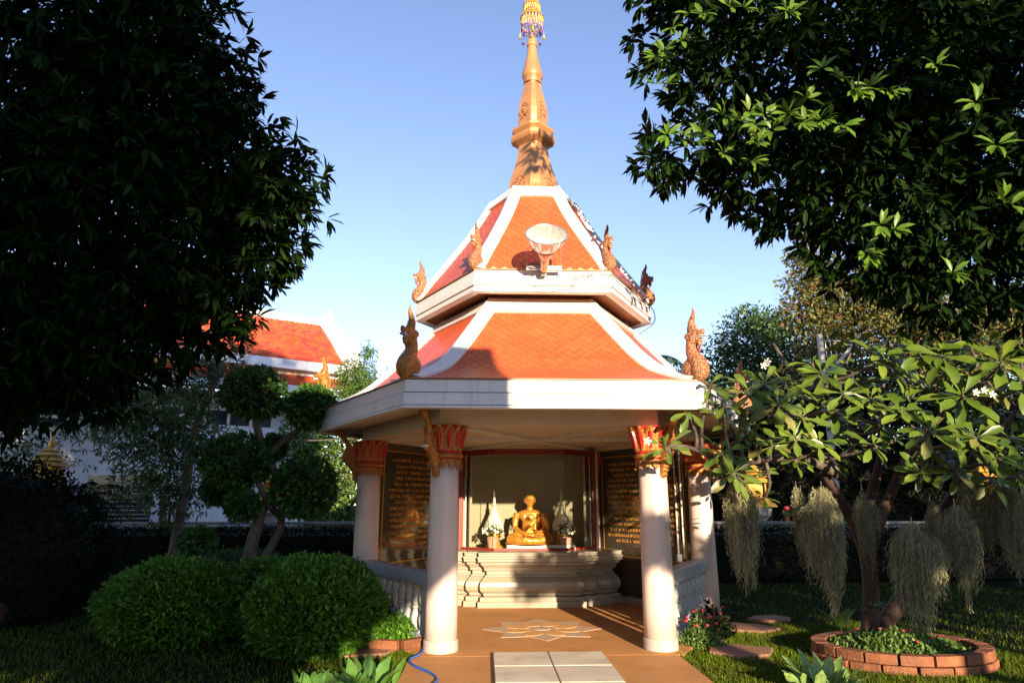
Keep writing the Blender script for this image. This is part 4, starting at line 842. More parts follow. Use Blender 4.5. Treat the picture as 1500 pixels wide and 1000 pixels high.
# fine leaved tree behind topiary, left
tree('small_tree', 'fine leaved green tree standing left of the topiary in front of the hall', (-6.8, 4.0, 0), [blob(250, 600, 4, 1.0), blob(300, 560, 4, .6), blob(330, 535, 4.2, .45), blob(230, 680, 4, .95), blob(280, 640, 4, .7), blob(190, 610, 4.2, .9), blob(260, 730, 4.2, .6), blob(350, 500, 4.3, .3), blob(330, 660, 4.4, .6)], 9500, .16, lf_mid, 'lance', [[(-6.8, 4, 0), (-6.7, 4, 1.6), (-6.6, 4, 3), (-6.2, 4, 4.4)]], .12, whorl=6, droop=.2, shell=.2)
tree('small_tree', 'sparse leafy shrub tree on the left in front of the pale building', (-7.9, 5.8, 0), [blob(215, 700, 5.8, .6), blob(240, 745, 5.8, .5), blob(180, 650, 5.9, .7), blob(130, 640, 5.9, .8), blob(60, 660, 5.9, .9), blob(20, 690, 5.9, .9), blob(100, 610, 5.9, .9)], 1900, .13, lf_mid, 'lance', [[(-7.9, 5.8, 0), (-7.9, 5.8, 1.4), (-7.8, 5.8, 2.6)]], .07, whorl=5, droop=.2, shell=.2)
tree('small_tree', 'sunlit light green tree between topiary and pavilion', (-4.6, 9.5, 0), [blob(470, 700, 9.5, 1.1), blob(500, 650, 9.5, .9), blob(440, 650, 9.5, .8), blob(510, 730, 9.3, .9), blob(430, 600, 9.8, .5), blob(480, 750, 9.0, .9)], 9000, .15, lf_light, 'small', [[(-4.6, 9.5, 0), (-4.6, 9.5, 2.5), (-4.4, 9.5, 3.8)]], .12, droop=.1, shell=.2)
tree('bamboo_clump', 'feathery light green clump just right of the temple hall roof', (-4.2, 13.5, 0), [blob(525, 545, 13.5, .7), blob(515, 575, 13.5, .9), blob(540, 515, 13.5, .35), blob(505, 600, 13.3, .9), blob(538, 560, 13.5, .5), blob(500, 545, 13.5, .35)], 5200, .17, lf_light, 'lance', [[(-4.3, 13.5, 0), (-4.25, 13.5, 3), (-4.2, 13.5, 6.2)]], .05, droop=.4, shell=.1, cat='bamboo')
# palms
def palm(base, top, n, L, lab, m=lf_mid, seed=0, a0=None):
    r = random.Random(seed); t = thing('palm_tree', lab, 'palm', base); limb(t, [base, tuple((Vector(base) + Vector(top)) / 2 + Vector((.1, 0, 0))), top], [.16, .13, .11], barkm, 'trunk', 10)
    for k in range(n):
        a = (2 * pi * k / n + r.uniform(-.2, .2)) if a0 is None else a0[k]; el_ = r.uniform(.1, 1.1); pts = []; P = []; D = []
        for q in range(15):
            s = q / 14; h = L * s * cos(el_) + .12 * s; z = L * (s * sin(el_) - .62 * s * s); pts.append(Vector(top) + Vector((h * cos(a), h * sin(a), z)))
        fr = obj('frond_rib', MB().tube([p - t.location for p in pts], [.018 * (1 - .8 * q / 14) for q in range(15)], 5), m, t)
        for q in range(1, 14):
            d = (pts[q + 1] - pts[q]).normalized(); sd = d.cross(Vector((0, 0, 1))).normalized()
            for s in (-1, 1):
                for j in range(4): P.append(pts[q].lerp(pts[q + 1], j / 4) - t.location); D.append(sd * s + d * .5 + Vector((0, 0, -.45)) + Vector((r.uniform(-.1, .1), r.uniform(-.1, .1), r.uniform(-.1, .1))))
        stuff(obj('leaflets', leafmesh('leaflets', P, D, L * .26, m, 'blade', .1, .6), m, fr))
p = at(130, 715, 7.5); palm((p.x, 7.5, 0), tuple(at(110, 735, 7.5)), 11, 1.7, 'dim palm with arching fronds at the left before the pale building', lf_dark, 3)
p = at(950, 505, 17); palm((p.x, 17, 0), tuple(at(943, 535, 17)), 12, 2.0, 'palm top showing just behind the right of the pavilion roof', lf_mid, 5)

# right background trees
tree('background_tree', 'bushy green tree behind the right side of the pavilion', (7.2, 15, 0), [blob(1100, 500, 15, 1.5), blob(1070, 540, 15, 1.4), blob(1150, 520, 15, 1.5), blob(1098, 468, 15, .6), blob(1130, 480, 15, .8), blob(1050, 580, 14.5, 1.2), blob(1180, 560, 15, 1.5), blob(1120, 590, 14.5, 1.6), blob(1070, 630, 14.5, 1.6), blob(990, 570, 16, 1.0), blob(1150, 640, 14.5, 1.5), blob(955, 560, 17, .8)], 24000, .19, lf_mid, 'small', [[(7.2, 15, 0), (7.2, 15, 3), (7.3, 15, 6.5)]], .25, droop=.1, shell=.25, group='trees behind the boundary wall')
tree('background_tree', 'tall yellowing tree with dry brown leaves behind the plumeria', (9.6, 9.5, 0), [blob(1200, 400, 9.5, .9), blob(1170, 380, 9.5, .45), blob(1180, 450, 9.5, .9), blob(1240, 440, 9.5, 1.3), blob(1210, 500, 9.3, 1.0), blob(1300, 460, 9.5, 1.3), blob(1370, 470, 9.5, 1.2), blob(1340, 520, 9.5, 1.2), blob(1250, 560, 9.5, 1.5), blob(1400, 550, 9.5, 1.5), blob(1150, 560, 9.5, .6), blob(1185, 345, 9.5, .45), blob(1150, 415, 9.5, .25), blob(1460, 480, 9.7, 1.3), blob(1330, 400, 9.8, 1.3)], 36000, .16, lf_yel, 'small', [[(9.6, 9.5, 0), (9.5, 9.5, 3), (9.1, 9.5, 5.2)], [(9.5, 9.5, 3), (8.6, 9.5, 5), (7.9, 9.4, 6.2)]], .2, droop=.4, shell=.2, group='trees behind the boundary wall', m2=lf_brown)
tree('background_tree', 'vivid green tree at the right edge behind the plumeria', (13.5, 10.5, 0), [blob(1450, 490, 10.5, 1.4), blob(1500, 470, 10.5, 1.6), blob(1420, 530, 10.5, 1.2), blob(1530, 560, 10.5, 1.8), blob(1480, 440, 10.5, .8)], 12000, .14, lf_light, 'small', [[(13.5, 10.5, 0), (13.5, 10.5, 3), (13.4, 10.5, 5)]], .2, droop=.2, shell=.2, group='trees behind the boundary wall')
tree('background_tree', 'dark shady tree mass low behind the right boundary wall', (10, 8.6, 0), [blob(1080, 690, 8.6, 1.1), blob(1180, 660, 8.6, 1.3), blob(1290, 670, 8.6, 1.4), blob(1400, 660, 8.6, 1.5), blob(1500, 660, 8.6, 1.6), blob(1240, 720, 8.6, .8), blob(1340, 720, 8.6, .8), blob(1030, 660, 8.8, .8)] + [blob(x_, 590 + 12 * (k_ % 3), 8.8, .95) for k_, x_ in enumerate(range(1120, 1540, 50))], 38000, .15, lf_dark, 'small', [[(10, 8.6, 0), (10, 8.6, 2.5), (10.2, 8.6, 3.6)], [(7.4, 8.6, 0), (7.5, 8.6, 1.5), (7.7, 8.6, 2.8)]], .14, tm=redbark, droop=.1, shell=.2, group='trees behind the boundary wall')
tree('background_tree', 'dark tree mass low on the left beyond the hall', (-12, 12, 0), [blob(60, 560, 7.4, 1.6), blob(-40, 640, 7.4, 1.8), blob(110, 520, 7.6, 1.2), blob(10, 480, 7.5, 1.8)], 6000, .16, lf_dark, 'small', [[(-12, 12, 0), (-12, 11, 2), (-11.5, 9, 3.6)]], .2, droop=.1, shell=.2)
tree('wood', None, (0, 40, 0), [((x, 40 + 3 * sin(x), 3.2 + 1.3 * sin(x * 1.3)), (4.5, 3, 4.2)) for x in range(-52, 60, 6) if not -22 < x < -9] + [((x, -85 - 3 * sin(x), 3.0 + .8 * sin(x * 1.3)), (5, 3, 4.0)) for x in range(-60, 62, 6)], 56000, .42, lf_mid, 'small', droop=.1, shell=.4)  # second row is unseen behind the camera, added to darken glass reflections
o = scn.objects['wood']; tag(o, 'far line of trees on the horizon', 'trees')
for nm in ['wood']:
    w = [c for c in scn.objects['wood'].children][0]; w.parent = None; w.location = (0, 40, 0); w.name = 'far_trees'; tag(w, 'distant line of green trees along the horizon', 'trees', kind='stuff'); bpy.data.objects.remove(scn.objects['wood'])
# white post with wire fence, behind plumeria
p = at(1208, 560, 5.8); PO = thing('wire_fence_post', 'weathered white post with a slanting brace and strands of wire behind the plumeria', 'fence', (p.x, 5.8, 0))
obj('post', MB().box((0, 0, 2.2), (.11, .11, 4.4 + .0)), postm, PO, bevel=.008); PO.children[0].scale = (1, 1, (at(1208, 490, 5.8).z) / 4.4)
a, b = at(1262, 493, 5.8) - PO.location, at(1212, 548, 5.8) - PO.location; obj('brace', MB().tube([a, b], .045, 6), postm, PO)
for k in range(5): obj('wire', MB().tube([Vector((0, 0, at(1208, 500 + k * 10, 5.8).z)), Vector((.55, .05, at(1208, 498 + k * 10, 5.8).z))], .008, 4), steel, PO)
for k in range(3): obj('wire', MB().tube([Vector((.14 + .12 * k, .02, at(1208, 545, 5.8).z)), Vector((.14 + .12 * k, .03, at(1208, 497, 5.8).z))], .006, 4), steel, PO)

# brick planter with plumeria ---------------------------------------------------------------
pc = Vector((3.60, -2.55, 0)); PL = thing('planter', 'oval terracotta block planter ring under the plumeria tree', 'planter', pc)
A_, B_ = .90, .70; nb = 17
for lay in range(2):
    for k in range(nb):
        a0, a1 = 2 * pi * (k + .04 + lay * .5) / nb, 2 * pi * (k + .96 + lay * .5) / nb; q = []; zz0, zz1 = -.05 + lay * .098, .042 + lay * .098; f = 1.0 - .02 * lay + random.uniform(-.012, .012); rt = .84
        for z in (zz0, zz1):
            q.append([Vector((A_ * f * g * cos(a), B_ * f * g * sin(a), z + (.012 if g == 1 else 0) * 0)) for a, g in ((a0, 1), ((a0 + a1) / 2, 1.004), (a1, 1), (a1, rt), (a0, rt))])
        obj('brick', MB().rings(q), brickm, PL, bevel=.007)
obj('soil', MB().lathe([(.60, -.02), (.60, .09)], n=24), soil, PL)
def groundcover(name, lab, c, rx, ry, z, n, s, m, fl, cat='plants', nfl=10, fm=petalr, flr=.028, h=.14):
    t = thing(name, lab, cat, (c[0], c[1], z)); u = rng.normal(0, .45, (n, 2)); u = u[np.hypot(u[:, 0], u[:, 1]) < 1]; P = np.c_[u * [rx, ry], rng.random(len(u)) * h * (1.1 - np.hypot(u[:, 0], u[:, 1]))]
    stuff(obj('foliage', leafmesh('foliage', P, rng.normal(0, .6, P.shape) + [0, -.2, .8], rng.uniform(.7, 1.2, len(P)) * s, m, 'small', .6), m, t))
    for k in range(nfl):
        i = rng.integers(0, len(u)); r_ = rng.uniform(.2, 1); an = rng.uniform(0, 2 * pi); p = Vector((rx * .8 * r_ * cos(an), ry * .8 * r_ * sin(an), h * (1.15 - .5 * r_))); f = MB()
        for j in range(5): a = 2 * pi * j / 5; f.add([p, p + Vector((cos(a - .5), sin(a - .5), .3)) * flr * .7, p + Vector((cos(a), sin(a), .25)) * flr, p + Vector((cos(a + .5), sin(a + .5), .3)) * flr * .7], [(0, 1, 2, 3)])
        f.ell(p + Vector((0, 0, .01)), (flr * .5, flr * .5, flr * .5), 7, 4); obj('flower', f, fm, t)
    return t
groundcover('bedding_plants', 'low green bedding plants with a few pink flowers inside the planter ring', (3.60, -2.5), .68, .52, .08, 4200, .06, lf_light, 1, nfl=14, h=.16)
groundcover('flowering_shrub', 'small bushy plant with red flowers at the foot of the right front column', (1.72, -1.85), .26, .26, -.02, 1500, .05, lf_light, 1, nfl=14, h=.36, flr=.034)
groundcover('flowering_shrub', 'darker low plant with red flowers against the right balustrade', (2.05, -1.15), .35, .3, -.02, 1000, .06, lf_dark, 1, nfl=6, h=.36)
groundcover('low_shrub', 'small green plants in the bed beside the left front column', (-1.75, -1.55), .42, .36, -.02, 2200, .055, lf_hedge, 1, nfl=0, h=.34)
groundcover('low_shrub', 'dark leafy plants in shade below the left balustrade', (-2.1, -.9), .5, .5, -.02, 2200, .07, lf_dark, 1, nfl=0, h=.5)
for k, (px, py, r_) in enumerate([(1118, 612, 1), (1100, 752, 1), (1148, 755, 1), (1372, 733, 1), (1478, 728, 1)][1:]):
    p = at(px, py, 6.6); t = thing('potted_flower', ['red flower on the wall cap left of the golden shrine pedestal', 'red flower on the wall cap right of the golden shrine pedestal', 'orange flower on the wall cap behind the hanging moss', 'orange flower on the wall cap at the far right'][k], 'flower', (p.x, 6.45, 1.11), 0, 'flowers along the wall top')
    smoothang(obj('pot', MB().lathe([(.05, 0), (.08, .12), (.07, .12)], n=12), brickm, t), 40); n_ = 60; obj('leaves', leafmesh('leaves', rng.normal(0, .05, (n_, 3)) + [0, 0, .18], rng.normal(0, 1, (n_, 3)) + [0, 0, .6], .1, lf_mid), lf_mid, t); obj('flower_head', MB().ell((0, -.05, .30), (.065, .065, .05), 10, 6), petalr, t)

# plumeria -----------------------------------------------------------------------
PT = thing('plumeria_tree', 'plumeria tree with whorls of long paddle leaves and spreading branches over the planter', 'tree', (3.6, -1.98, 0))
nodes = []
def branch(pts, r):
    P = smoothpath([tuple(p) + (q,) for p, q in zip(pts, r)], 4); limb(PT, [Vector(p[:3]) for p in P[::2]] + ([Vector(P[-1][:3])] if len(P) % 2 == 0 else []), [p[3] for p in P[::2]] + ([P[-1][3]] if len(P) % 2 == 0 else []), redbark if r[0] > .08 else palebark, 'trunk' if r[0] > .1 else 'branch', 8)
    for p in P: nodes.append(Vector(p[:3]))
b0 = Vector((3.60, -1.98, .1))
branch([b0, at(1275, 850, -1.85), at(1262, 790, -1.7), at(1235, 740, -1.5), at(1205, 690, -1.6)], [.10, .09, .08, .07, .05])
branch([at(1270, 820, -1.75), at(1290, 760, -1.6), at(1310, 710, -1.5), at(1330, 660, -1.6)], [.09, .07, .06, .045])
branch([b0 + Vector((.15, .1, 0)), at(1350, 830, -1.4), at(1375, 760, -1.4), at(1400, 720, -1.5), at(1430, 660, -1.7)], [.10, .085, .07, .06, .045])
branch([at(1262, 790, -1.5), at(1278, 720, -1.3), at(1292, 660, -1.3), at(1290, 620, -1.3)], [.09, .07, .05, .04])
branch([at(1235, 700, -1.6), at(1180, 672, -1.9), at(1130, 672, -2.1), at(1098, 678, -2.3)], [.06, .05, .04, .03])
branch([at(1225, 690, -1.6), at(1190, 655, -1.8), at(1150, 620, -2), at(1125, 600, -2.1)], [.055, .045, .04, .03])
branch([at(1292, 660, -1.4), at(1245, 640, -1.6), at(1215, 600, -1.7), at(1210, 560, -1.8)], [.05, .04, .035, .025])
branch([at(1320, 690, -1.5), at(1350, 640, -1.9), at(1390, 600, -2.1), at(1410, 585, -2.2)], [.05, .04, .035, .03])
branch([at(1415, 690, -1.6), at(1455, 650, -1.8), at(1490, 600, -2)], [.05, .04, .03])
branch([at(1098, 678, -2.3), at(1050, 672, -2.7), at(1010, 655, -2.9), at(978, 652, -3.0)], [.03, .024, .02, .016])
RS = [(976, 652, -3.0, .27), (1058, 660, -2.8, .30), (1075, 690, -2.9, .30), (1040, 562, -2.7, .32), (1098, 572, -2.6, .34), (1140, 590, -2.6, .36), (1150, 560, -2.2, .33), (1204, 545, -2.2, .34), (1175, 610, -2.3, .3), (1225, 600, -2.0, .32),
      (1345, 512, -2.4, .42), (1310, 542, -2.3, .35), (1275, 582, -2.3, .32), (1290, 620, -2.2, .32), (1410, 578, -2.7, .42), (1465, 528, -2.7, .42), (1362, 630, -2.8, .38), (1440, 560, -2.4, .38), (1500, 560, -2.8, .4), (1390, 540, -2.0, .35),
      (1240, 540, -1.8, .3), (1105, 620, -2.3, .28), (1130, 650, -2.4, .26), (1200, 645, -2.2, .28), (1250, 650, -2.0, .28), (1330, 580, -2.0, .32), (1430, 640, -2.6, .36), (1480, 640, -2.5, .36), (1400, 690, -2.4, .34), (1450, 700, -2.4, .36), (1500, 690, -2.6, .36),
      (1350, 690, -2.2, .28), (1300, 500, -1.6, .3), (1420, 500, -1.6, .32), (1500, 500, -2.0, .34), (1180, 575, -1.7, .3), (1260, 560, -1.4, .3), (1380, 595, -1.4, .3), (1460, 600, -1.6, .3), (1080, 600, -2.1, .28), (1310, 640, -1.2, .3), (1220, 670, -1.2, .28), (1085, 560, -2.2, .24), (1165, 672, -2.0, .22), (1450, 500, -2.2, .3), (1520, 620, -2, .4), (1112, 690, -2.0, .24), (1128, 668, -1.6, .24), (1092, 640, -2.2, .24), (1118, 725, -1.9, .2), (1070, 620, -2.4, .3), (1010, 600, -2.7, .26), (1120, 560, -2.4, .3), (1165, 640, -2.4, .3), (1190, 530, -2.0, .3), (1235, 575, -2.4, .34), (1290, 520, -2.3, .36), (1320, 600, -2.6, .36), (1380, 520, -2.6, .36), (1430, 530, -2.2, .34), (1490, 500, -2.4, .36), (1250, 500, -1.7, .3), (1280, 650, -2.4, .3), (1400, 640, -2.6, .36), (1350, 560, -2.0, .34), (1460, 670, -2.7, .36), (1060, 585, -2.5, .28),
      (1150, 600, -1.2, .3), (1240, 620, -1.0, .3), (1330, 545, -1.0, .32), (1430, 610, -1.0, .32), (1500, 650, -1.2, .34), (1380, 660, -1.1, .3), (1200, 590, -.8, .3), (1290, 560, -.8, .3), (1400, 520, -.9, .3), (1480, 560, -.8, .3)]
Pn, Dn, Sn, Po, Do, So, Hn, Ho = [], [], [], [], [], [], [], []
for k, (px, py, y, L) in enumerate(RS):
    c = at(px, py, y); near = sorted(nodes, key=lambda q: (q - c).length + max(0, q.z - c.z) * 1.5)[0]; mid = (near + c) / 2 + Vector((random.uniform(-.06, .06), random.uniform(-.06, .06), -.08))
    limb(PT, [near, mid, c - Vector((0, 0, .05)), c], [.024, .02, .016, .013], palebark, 'branch', 6); ax = (c - mid).normalized() * .35 + Vector((random.uniform(-.35, .35), random.uniform(-.7, -.1), random.uniform(.35, .9))); ax.normalize(); n_ = random.randint(11, 15)
    o1 = ax.orthogonal().normalized(); o2 = ax.cross(o1); ph = random.uniform(0, 6)
    for j in range(n_):
        a = ph + j * 2.4; up = -.55 + 1.25 * j / n_; d = (o1 * cos(a) + o2 * sin(a)) * 1.0 + ax * up + Vector((0, 0, -.04)); s = L * random.uniform(.75, 1.08) * (1 if j < n_ - 2 else .6); old = random.random() < (.22 if j < 4 else .05)
        (Po if old else Pn).append(c + d * .012 - ax * .03 * (1 - j / n_)); (Do if old else Dn).append(d); (So if old else Sn).append(s); (Ho if old else Hn).append(ax + Vector((0, -.25, .1)))
nn = 250; od = np.argsort([(Vector(p) - camo.location).length for p in Pn]); sel = set(od[:nn].tolist()); A = lambda l, s_: [l[i] for i in range(len(l)) if (i in sel) == s_]
leafobjs(PT, A(Pn, True), A(Dn, True), np.array(A(Sn, True)), lf_plum, 'obov', .22, hint=A(Hn, True)); leafobjs(PT, Po[:45], Do[:45], np.array(So[:45]), lf_plum2, 'obov', .25, hint=Ho[:45])
off = np.array(PT.location); stuff(obj('leaves', leafmesh('leaves', np.array(A(Pn, False)) - off, A(Dn, False), A(Sn, False), lf_plum, 'obov', .25, hint=A(Hn, False)), lf_plum, PT))
# pale midribs on the leaves are real thin strips, joined
def pflower(p, s=.05):
    f = MB()
    for j in range(5): a = 2 * pi * j / 5; e = lambda t, r, z: p + Vector((cos(a + t) * r * s, -z * s - .3 * s, sin(a + t) * r * s)); f.add([p, e(-.35, .6, .3), e(-.1, 1.1, .35), e(.45, .9, .25)], [(0, 1, 2, 3)])
    return f
for px, py, y in [(1123, 530, -2.65), (1428, 575, -2.95), (1452, 578, -2.95), (1440, 572, -2.9), (948, 646, -3.05), (1118, 536, -2.7)]:
    obj('flower', pflower(at(px, py, y) - PT.location, .042), petalw, PT)
# hanging moss
def moss(px, y0, y1, w, Y, lab, n=420):
    top = at(px, y0, Y); bot = at(px, y1, Y); W = w * (top - Vector((CX, CY, CH))).length / FPX / 2; H = top.z - bot.z; t = thing('hanging_moss', lab, 'hanging plant', tuple(top), 0, 'hanging air plants under the plumeria')
    r = np.random.default_rng(int(px)); V = []; F = []; sub = [(r.uniform(-.55, .55) * W, r.uniform(-.4, .4) * W, r.uniform(.5, .95), r.uniform(0, .22) * H) for _ in range(5)] + [(0, 0, 1., 0)]
    for k in range(n):
        a = r.uniform(0, 2 * pi); q_ = sub[r.integers(0, 6)]; rad = .62 * W * sqrt(r.random()); long_ = H * q_[2] * (r.uniform(.35, .86) if r.random() < .85 else r.uniform(.85, 1.0)); s0 = q_[3] * .6 + r.random() ** 1.5 * .4 * H * q_[2]
        if long_ > .86 * H: rad *= .35
        m_ = int(8 + (long_) * 22); x, yv = rad * cos(a), rad * sin(a); q = np.zeros((m_, 3)); st = np.linspace(0, 1, m_)
        z = -s0 - (long_ - s0 if long_ > s0 else .1) * st; env = np.clip(np.minimum(1, .35 + -z / H * 3.2) * np.clip(1.12 - (-z / H) ** 2.5, .25, 1), .2, 1)
        wob = np.cumsum(r.normal(0, .006, (m_, 2)), 0); cur = .011 * np.sin(np.arange(m_)[:, None] * r.uniform(1.2, 2.2) + r.uniform(0, 6, 2)); q[:, 0] = q_[0] * (.35 + .65 * np.clip(-z / H * 4, 0, 1)) + x * env + wob[:, 0] * .8 + cur[:, 0]; q[:, 1] = q_[1] + yv * env + wob[:, 1] * .8 + cur[:, 1]; q[:, 2] = z + r.normal(0, .006, m_)
        ww = r.uniform(.0016, .0032); an = r.uniform(0, pi); dx = np.array([cos(an) * ww, sin(an) * ww, ww * .6]); o_ = len(V)
        for p_ in q: V.append(p_ - dx); V.append(p_ + dx)
        for j in range(m_ - 1): F.append((o_ + 2 * j, o_ + 2 * j + 1, o_ + 2 * j + 3, o_ + 2 * j + 2))
    me = bpy.data.meshes.new('strands'); me.from_pydata([tuple(v) for v in V], [], F); me.materials.append(mossm); stuff(obj('strands', me, mossm, t))
    obj('hook', MB().tube([(0, 0, -.02), (0, 0, .06)], .004, 5), steel, t); return t
for a in [(1080, 697, 878, 40, -2.6, 'long grey moss tuft hanging nearest the pavilion with its top in sun', 700), (1166, 712, 835, 26, -1.9, 'narrow dim moss tuft tucked left of the widest tuft', 380), (1203, 712, 912, 62, -2.2, 'widest moss tuft hanging in front of the plumeria trunk', 1100), (1262, 715, 858, 30, -1.9, 'slim moss tuft just right of the trunk', 420),
          (1335, 765, 948, 56, -2.5, 'long moss tuft whose bright tail reaches down to the planter', 1000), (1362, 732, 895, 22, -1.7, 'thin dark moss tuft beside the reddish bent limb', 300), (1398, 738, 900, 46, -2.3, 'moss tuft second from the long bright tailed one, over dark ground', 800), (1432, 690, 815, 56, -2.0, 'short broad moss curtain high on the right', 700),
          (1468, 700, 862, 40, -2.1, 'moss tuft near the right edge behind the shadowy leaves', 600), (1497, 722, 885, 46, -2.4, 'rightmost moss tuft cut by the picture edge', 700)]: moss(*a)

# foreground plants -----------------------------------------------------------------
def clump(name, lab, c, n, L, m, kind='lance', wid=1.6, spread=.13, lift=1.0, group=None):
    t = thing(name, lab, 'plant', c, 0, group); P, D, S_ = [], [], []
    for k in range(n):
        a = rng.uniform(0, 2 * pi); r_ = spread * sqrt(rng.random()); P.append([c[0] + r_ * cos(a), c[1] + r_ * sin(a), c[2] + rng.uniform(0, .2) * L]); D.append([cos(a) * .6 + rng.normal(0, .2), sin(a) * .6 + rng.normal(0, .2), lift * rng.uniform(.4, 1.3)]); S_.append(L * rng.uniform(.6, 1.1))
    leafobjs(t, P, D, np.array(S_), m, kind, .4, wid)
    for k in range(0, n, 6): obj('stem', MB().tube([(0, 0, 0), Vector(P[k]) - t.location], .006, 5), lf_mid, t)
    return t
g = 'leafy plants along the front edge'
clump('broadleaf_plant', 'leafy plant with tall upright leaves at the bottom left of the path', (-1.72, -3.75, -.03), 42, .30, lf_strap, spread=.24, group=g); clump('broadleaf_plant', 'lower leafy plant left of the tall leaved one by the bottom edge', (-2.15, -3.75, -.03), 34, .22, lf_strap, spread=.2, lift=.8, group=g)
clump('striped_leaf_plant', 'pale striped leafy plant at the bottom right on the lawn', (2.24, -3.72, -.03), 46, .27, lf_var, spread=.26, lift=.8, group=g)
clump('bromeliad', 'grey spidery air plant on the plumeria trunk above the planter', tuple(b0 + Vector((-.08, -.25, .30))), 26, .26, lf_mid, 'blade', 1.3, .02, .2); clump('leafy_sprout', 'single bright leafy sprout standing in the planter', tuple(b0 + Vector((-.45, -.25, .1))), 6, .26, lf_light, 'lance', 1.4, .04, 1)
# stones and edging
for k, (px, py, rx, ry, a) in enumerate([(1085, 952, .30, .26, .2), (1035, 938, .22, .30, .1), (1092, 918, .34, .28, -.3), (1040, 965, .0, 0, 0), (1130, 905, .28, .22, .1), (540, 950, .34, .3, .1)]):
    if rx == 0: continue
    p = atz(px, py, 0); pts = [(rx * 1.15 * f * cos(t + a), ry * 1.15 * f * sin(t + a)) for t, f in [(2 * pi * q / 6, random.uniform(.8, 1.2)) for q in range(6)]]
    o = obj('stepping_stone', MB().prism(pts, -.04, .012), stonem, None, bevel=.012, loc=(p.x, p.y, 0)); tag(o, ['red laterite stone nearest the lawn at the right of the path', 'long red stone tight against the flowering shrub', 'red stone crossed by thin strips of sunlight', '', 'red stone farthest back in deep shade', 'brown stone on the left between round bush and column'][k], 'stone', 'laterite stepping stones')
for k, (a, bq, lab) in enumerate([((-1.62, -2.02), (-1.35, -1.80), 'terracotta edging block touching the left front column'), ((-1.98, -1.93), (-1.66, -2.03), 'terracotta edging block beside the blue hose')]):
    a, bq = Vector((*a, 0)), Vector((*bq, 0)); d = bq - a; o = obj('edging_block', MB().box((0, 0, .05), (d.length, .10, .10)), brickm, None, bevel=.015, loc=(a + bq) / 2); o.rotation_euler = (0, 0, atan2(d.y, d.x)); tag(o, lab, 'edging block', 'terracotta edging blocks')
hp = [atz(500, 925), atz(548, 942), atz(575, 943), atz(600, 937), atz(618, 944), atz(617, 958), atz(600, 968), atz(607, 977), atz(630, 987), atz(641, 997), atz(632, 1008)]
o = obj('garden_hose', MB().tube([(p[0], p[1], .016) for p in smoothpath([tuple(p) for p in hp], 6)], .0125, 8), hosem, None, smooth=True); tag(o, 'blue garden hose winding round the left front column foot', 'hose')
b = MB().ell((0, 0, .25), (.45, .4, .42), 12, 8); b.v = [(x * (1 + .15 * sin(7 * z + 3 * y)), y * (1 + .12 * cos(5 * x)), z) for x, y, z in b.v]
o = obj('boulder', b, rockm, None, smooth=True, loc=(-7.3, -.35, 0)); tag(o, 'dark reddish boulder at the far left edge of the lawn', 'rock')
# overhead cable at left
o = obj('overhead_cable', MB().tube([(p[0], p[1], p[2]) for p in smoothpath([tuple(at(410, 644, 5)), tuple(at(450, 645, 5)), tuple(at(500, 643, 5)), tuple(at(540, 640, 5))], 4)], .012, 5), cablem); tag(o, 'thin dark cable strung between topiary and pavilion eave', 'cable')
fl = []
for k in range(15):
    p = (random.uniform(-1.4, 1.2), random.uniform(-4.2, -2.45)) if k < 5 else (random.uniform(1.4, 3.4), random.uniform(-4.2, -1)) if k < 12 else (random.uniform(-2.2, -1.5), random.uniform(-4, -2.4))
    me = leafdata('lance', lf_brown, 1.6); o = link(bpy.data.objects.new('fallen_leaf', me)); s_ = random.uniform(.06, .11); o.scale = (s_, s_, s_); o.location = (p[0], p[1], .012 if k < 5 else .015); o.rotation_euler = (random.uniform(-.15, .15), random.uniform(-.1, .1), random.uniform(0, 6))
    tag(o, 'dry brown leaf fallen on the ' + ('brown path in front of the pavilion' if k < 5 else 'lawn to the right of the path' if k < 12 else 'grass to the left of the path'), 'leaf', 'leaves fallen on the path' if k < 5 else 'leaves fallen on the right lawn' if k < 12 else 'leaves fallen on the left grass')
# grass ---------------------------------------------------------------------------
def grass(x0, x1, y0, y1, n, s, name='lawn_grass'):
    P = np.c_[rng.uniform(x0, x1, n), rng.uniform(y0, y1, n), np.full(n, -.03)]; k = ~((P[:, 0] > -1.5) & (P[:, 0] < 1.31) & (P[:, 1] < -2.3)) & (np.hypot(P[:, 0], P[:, 1]) > 2.62) & (np.hypot((P[:, 0] - 3.6) / .95, (P[:, 1] + 2.55) / .76) > 1); P = P[k]
    return P, rng.normal(0, .35, P.shape) + [0, 0, .8], rng.uniform(.6, 1.25, len(P)) * s
a = [grass(1.3, 5, -4.6, -.5, 52000, .05), grass(-2.3, -1.45, -4.6, -1.6, 14000, .05), grass(-9, -2.3, -5, 1, 30000, .05), grass(1.5, 9, -5, 4, 26000, .055)]
o = obj('lawn_grass', leafmesh('lawn_grass', np.vstack([q[0] for q in a]), np.vstack([q[1] for q in a]), np.hstack([q[2] for q in a]), grassm, 'blade', .5), grassm); tag(o, 'short green lawn grass on both sides of the path', 'grass', kind='stuff')

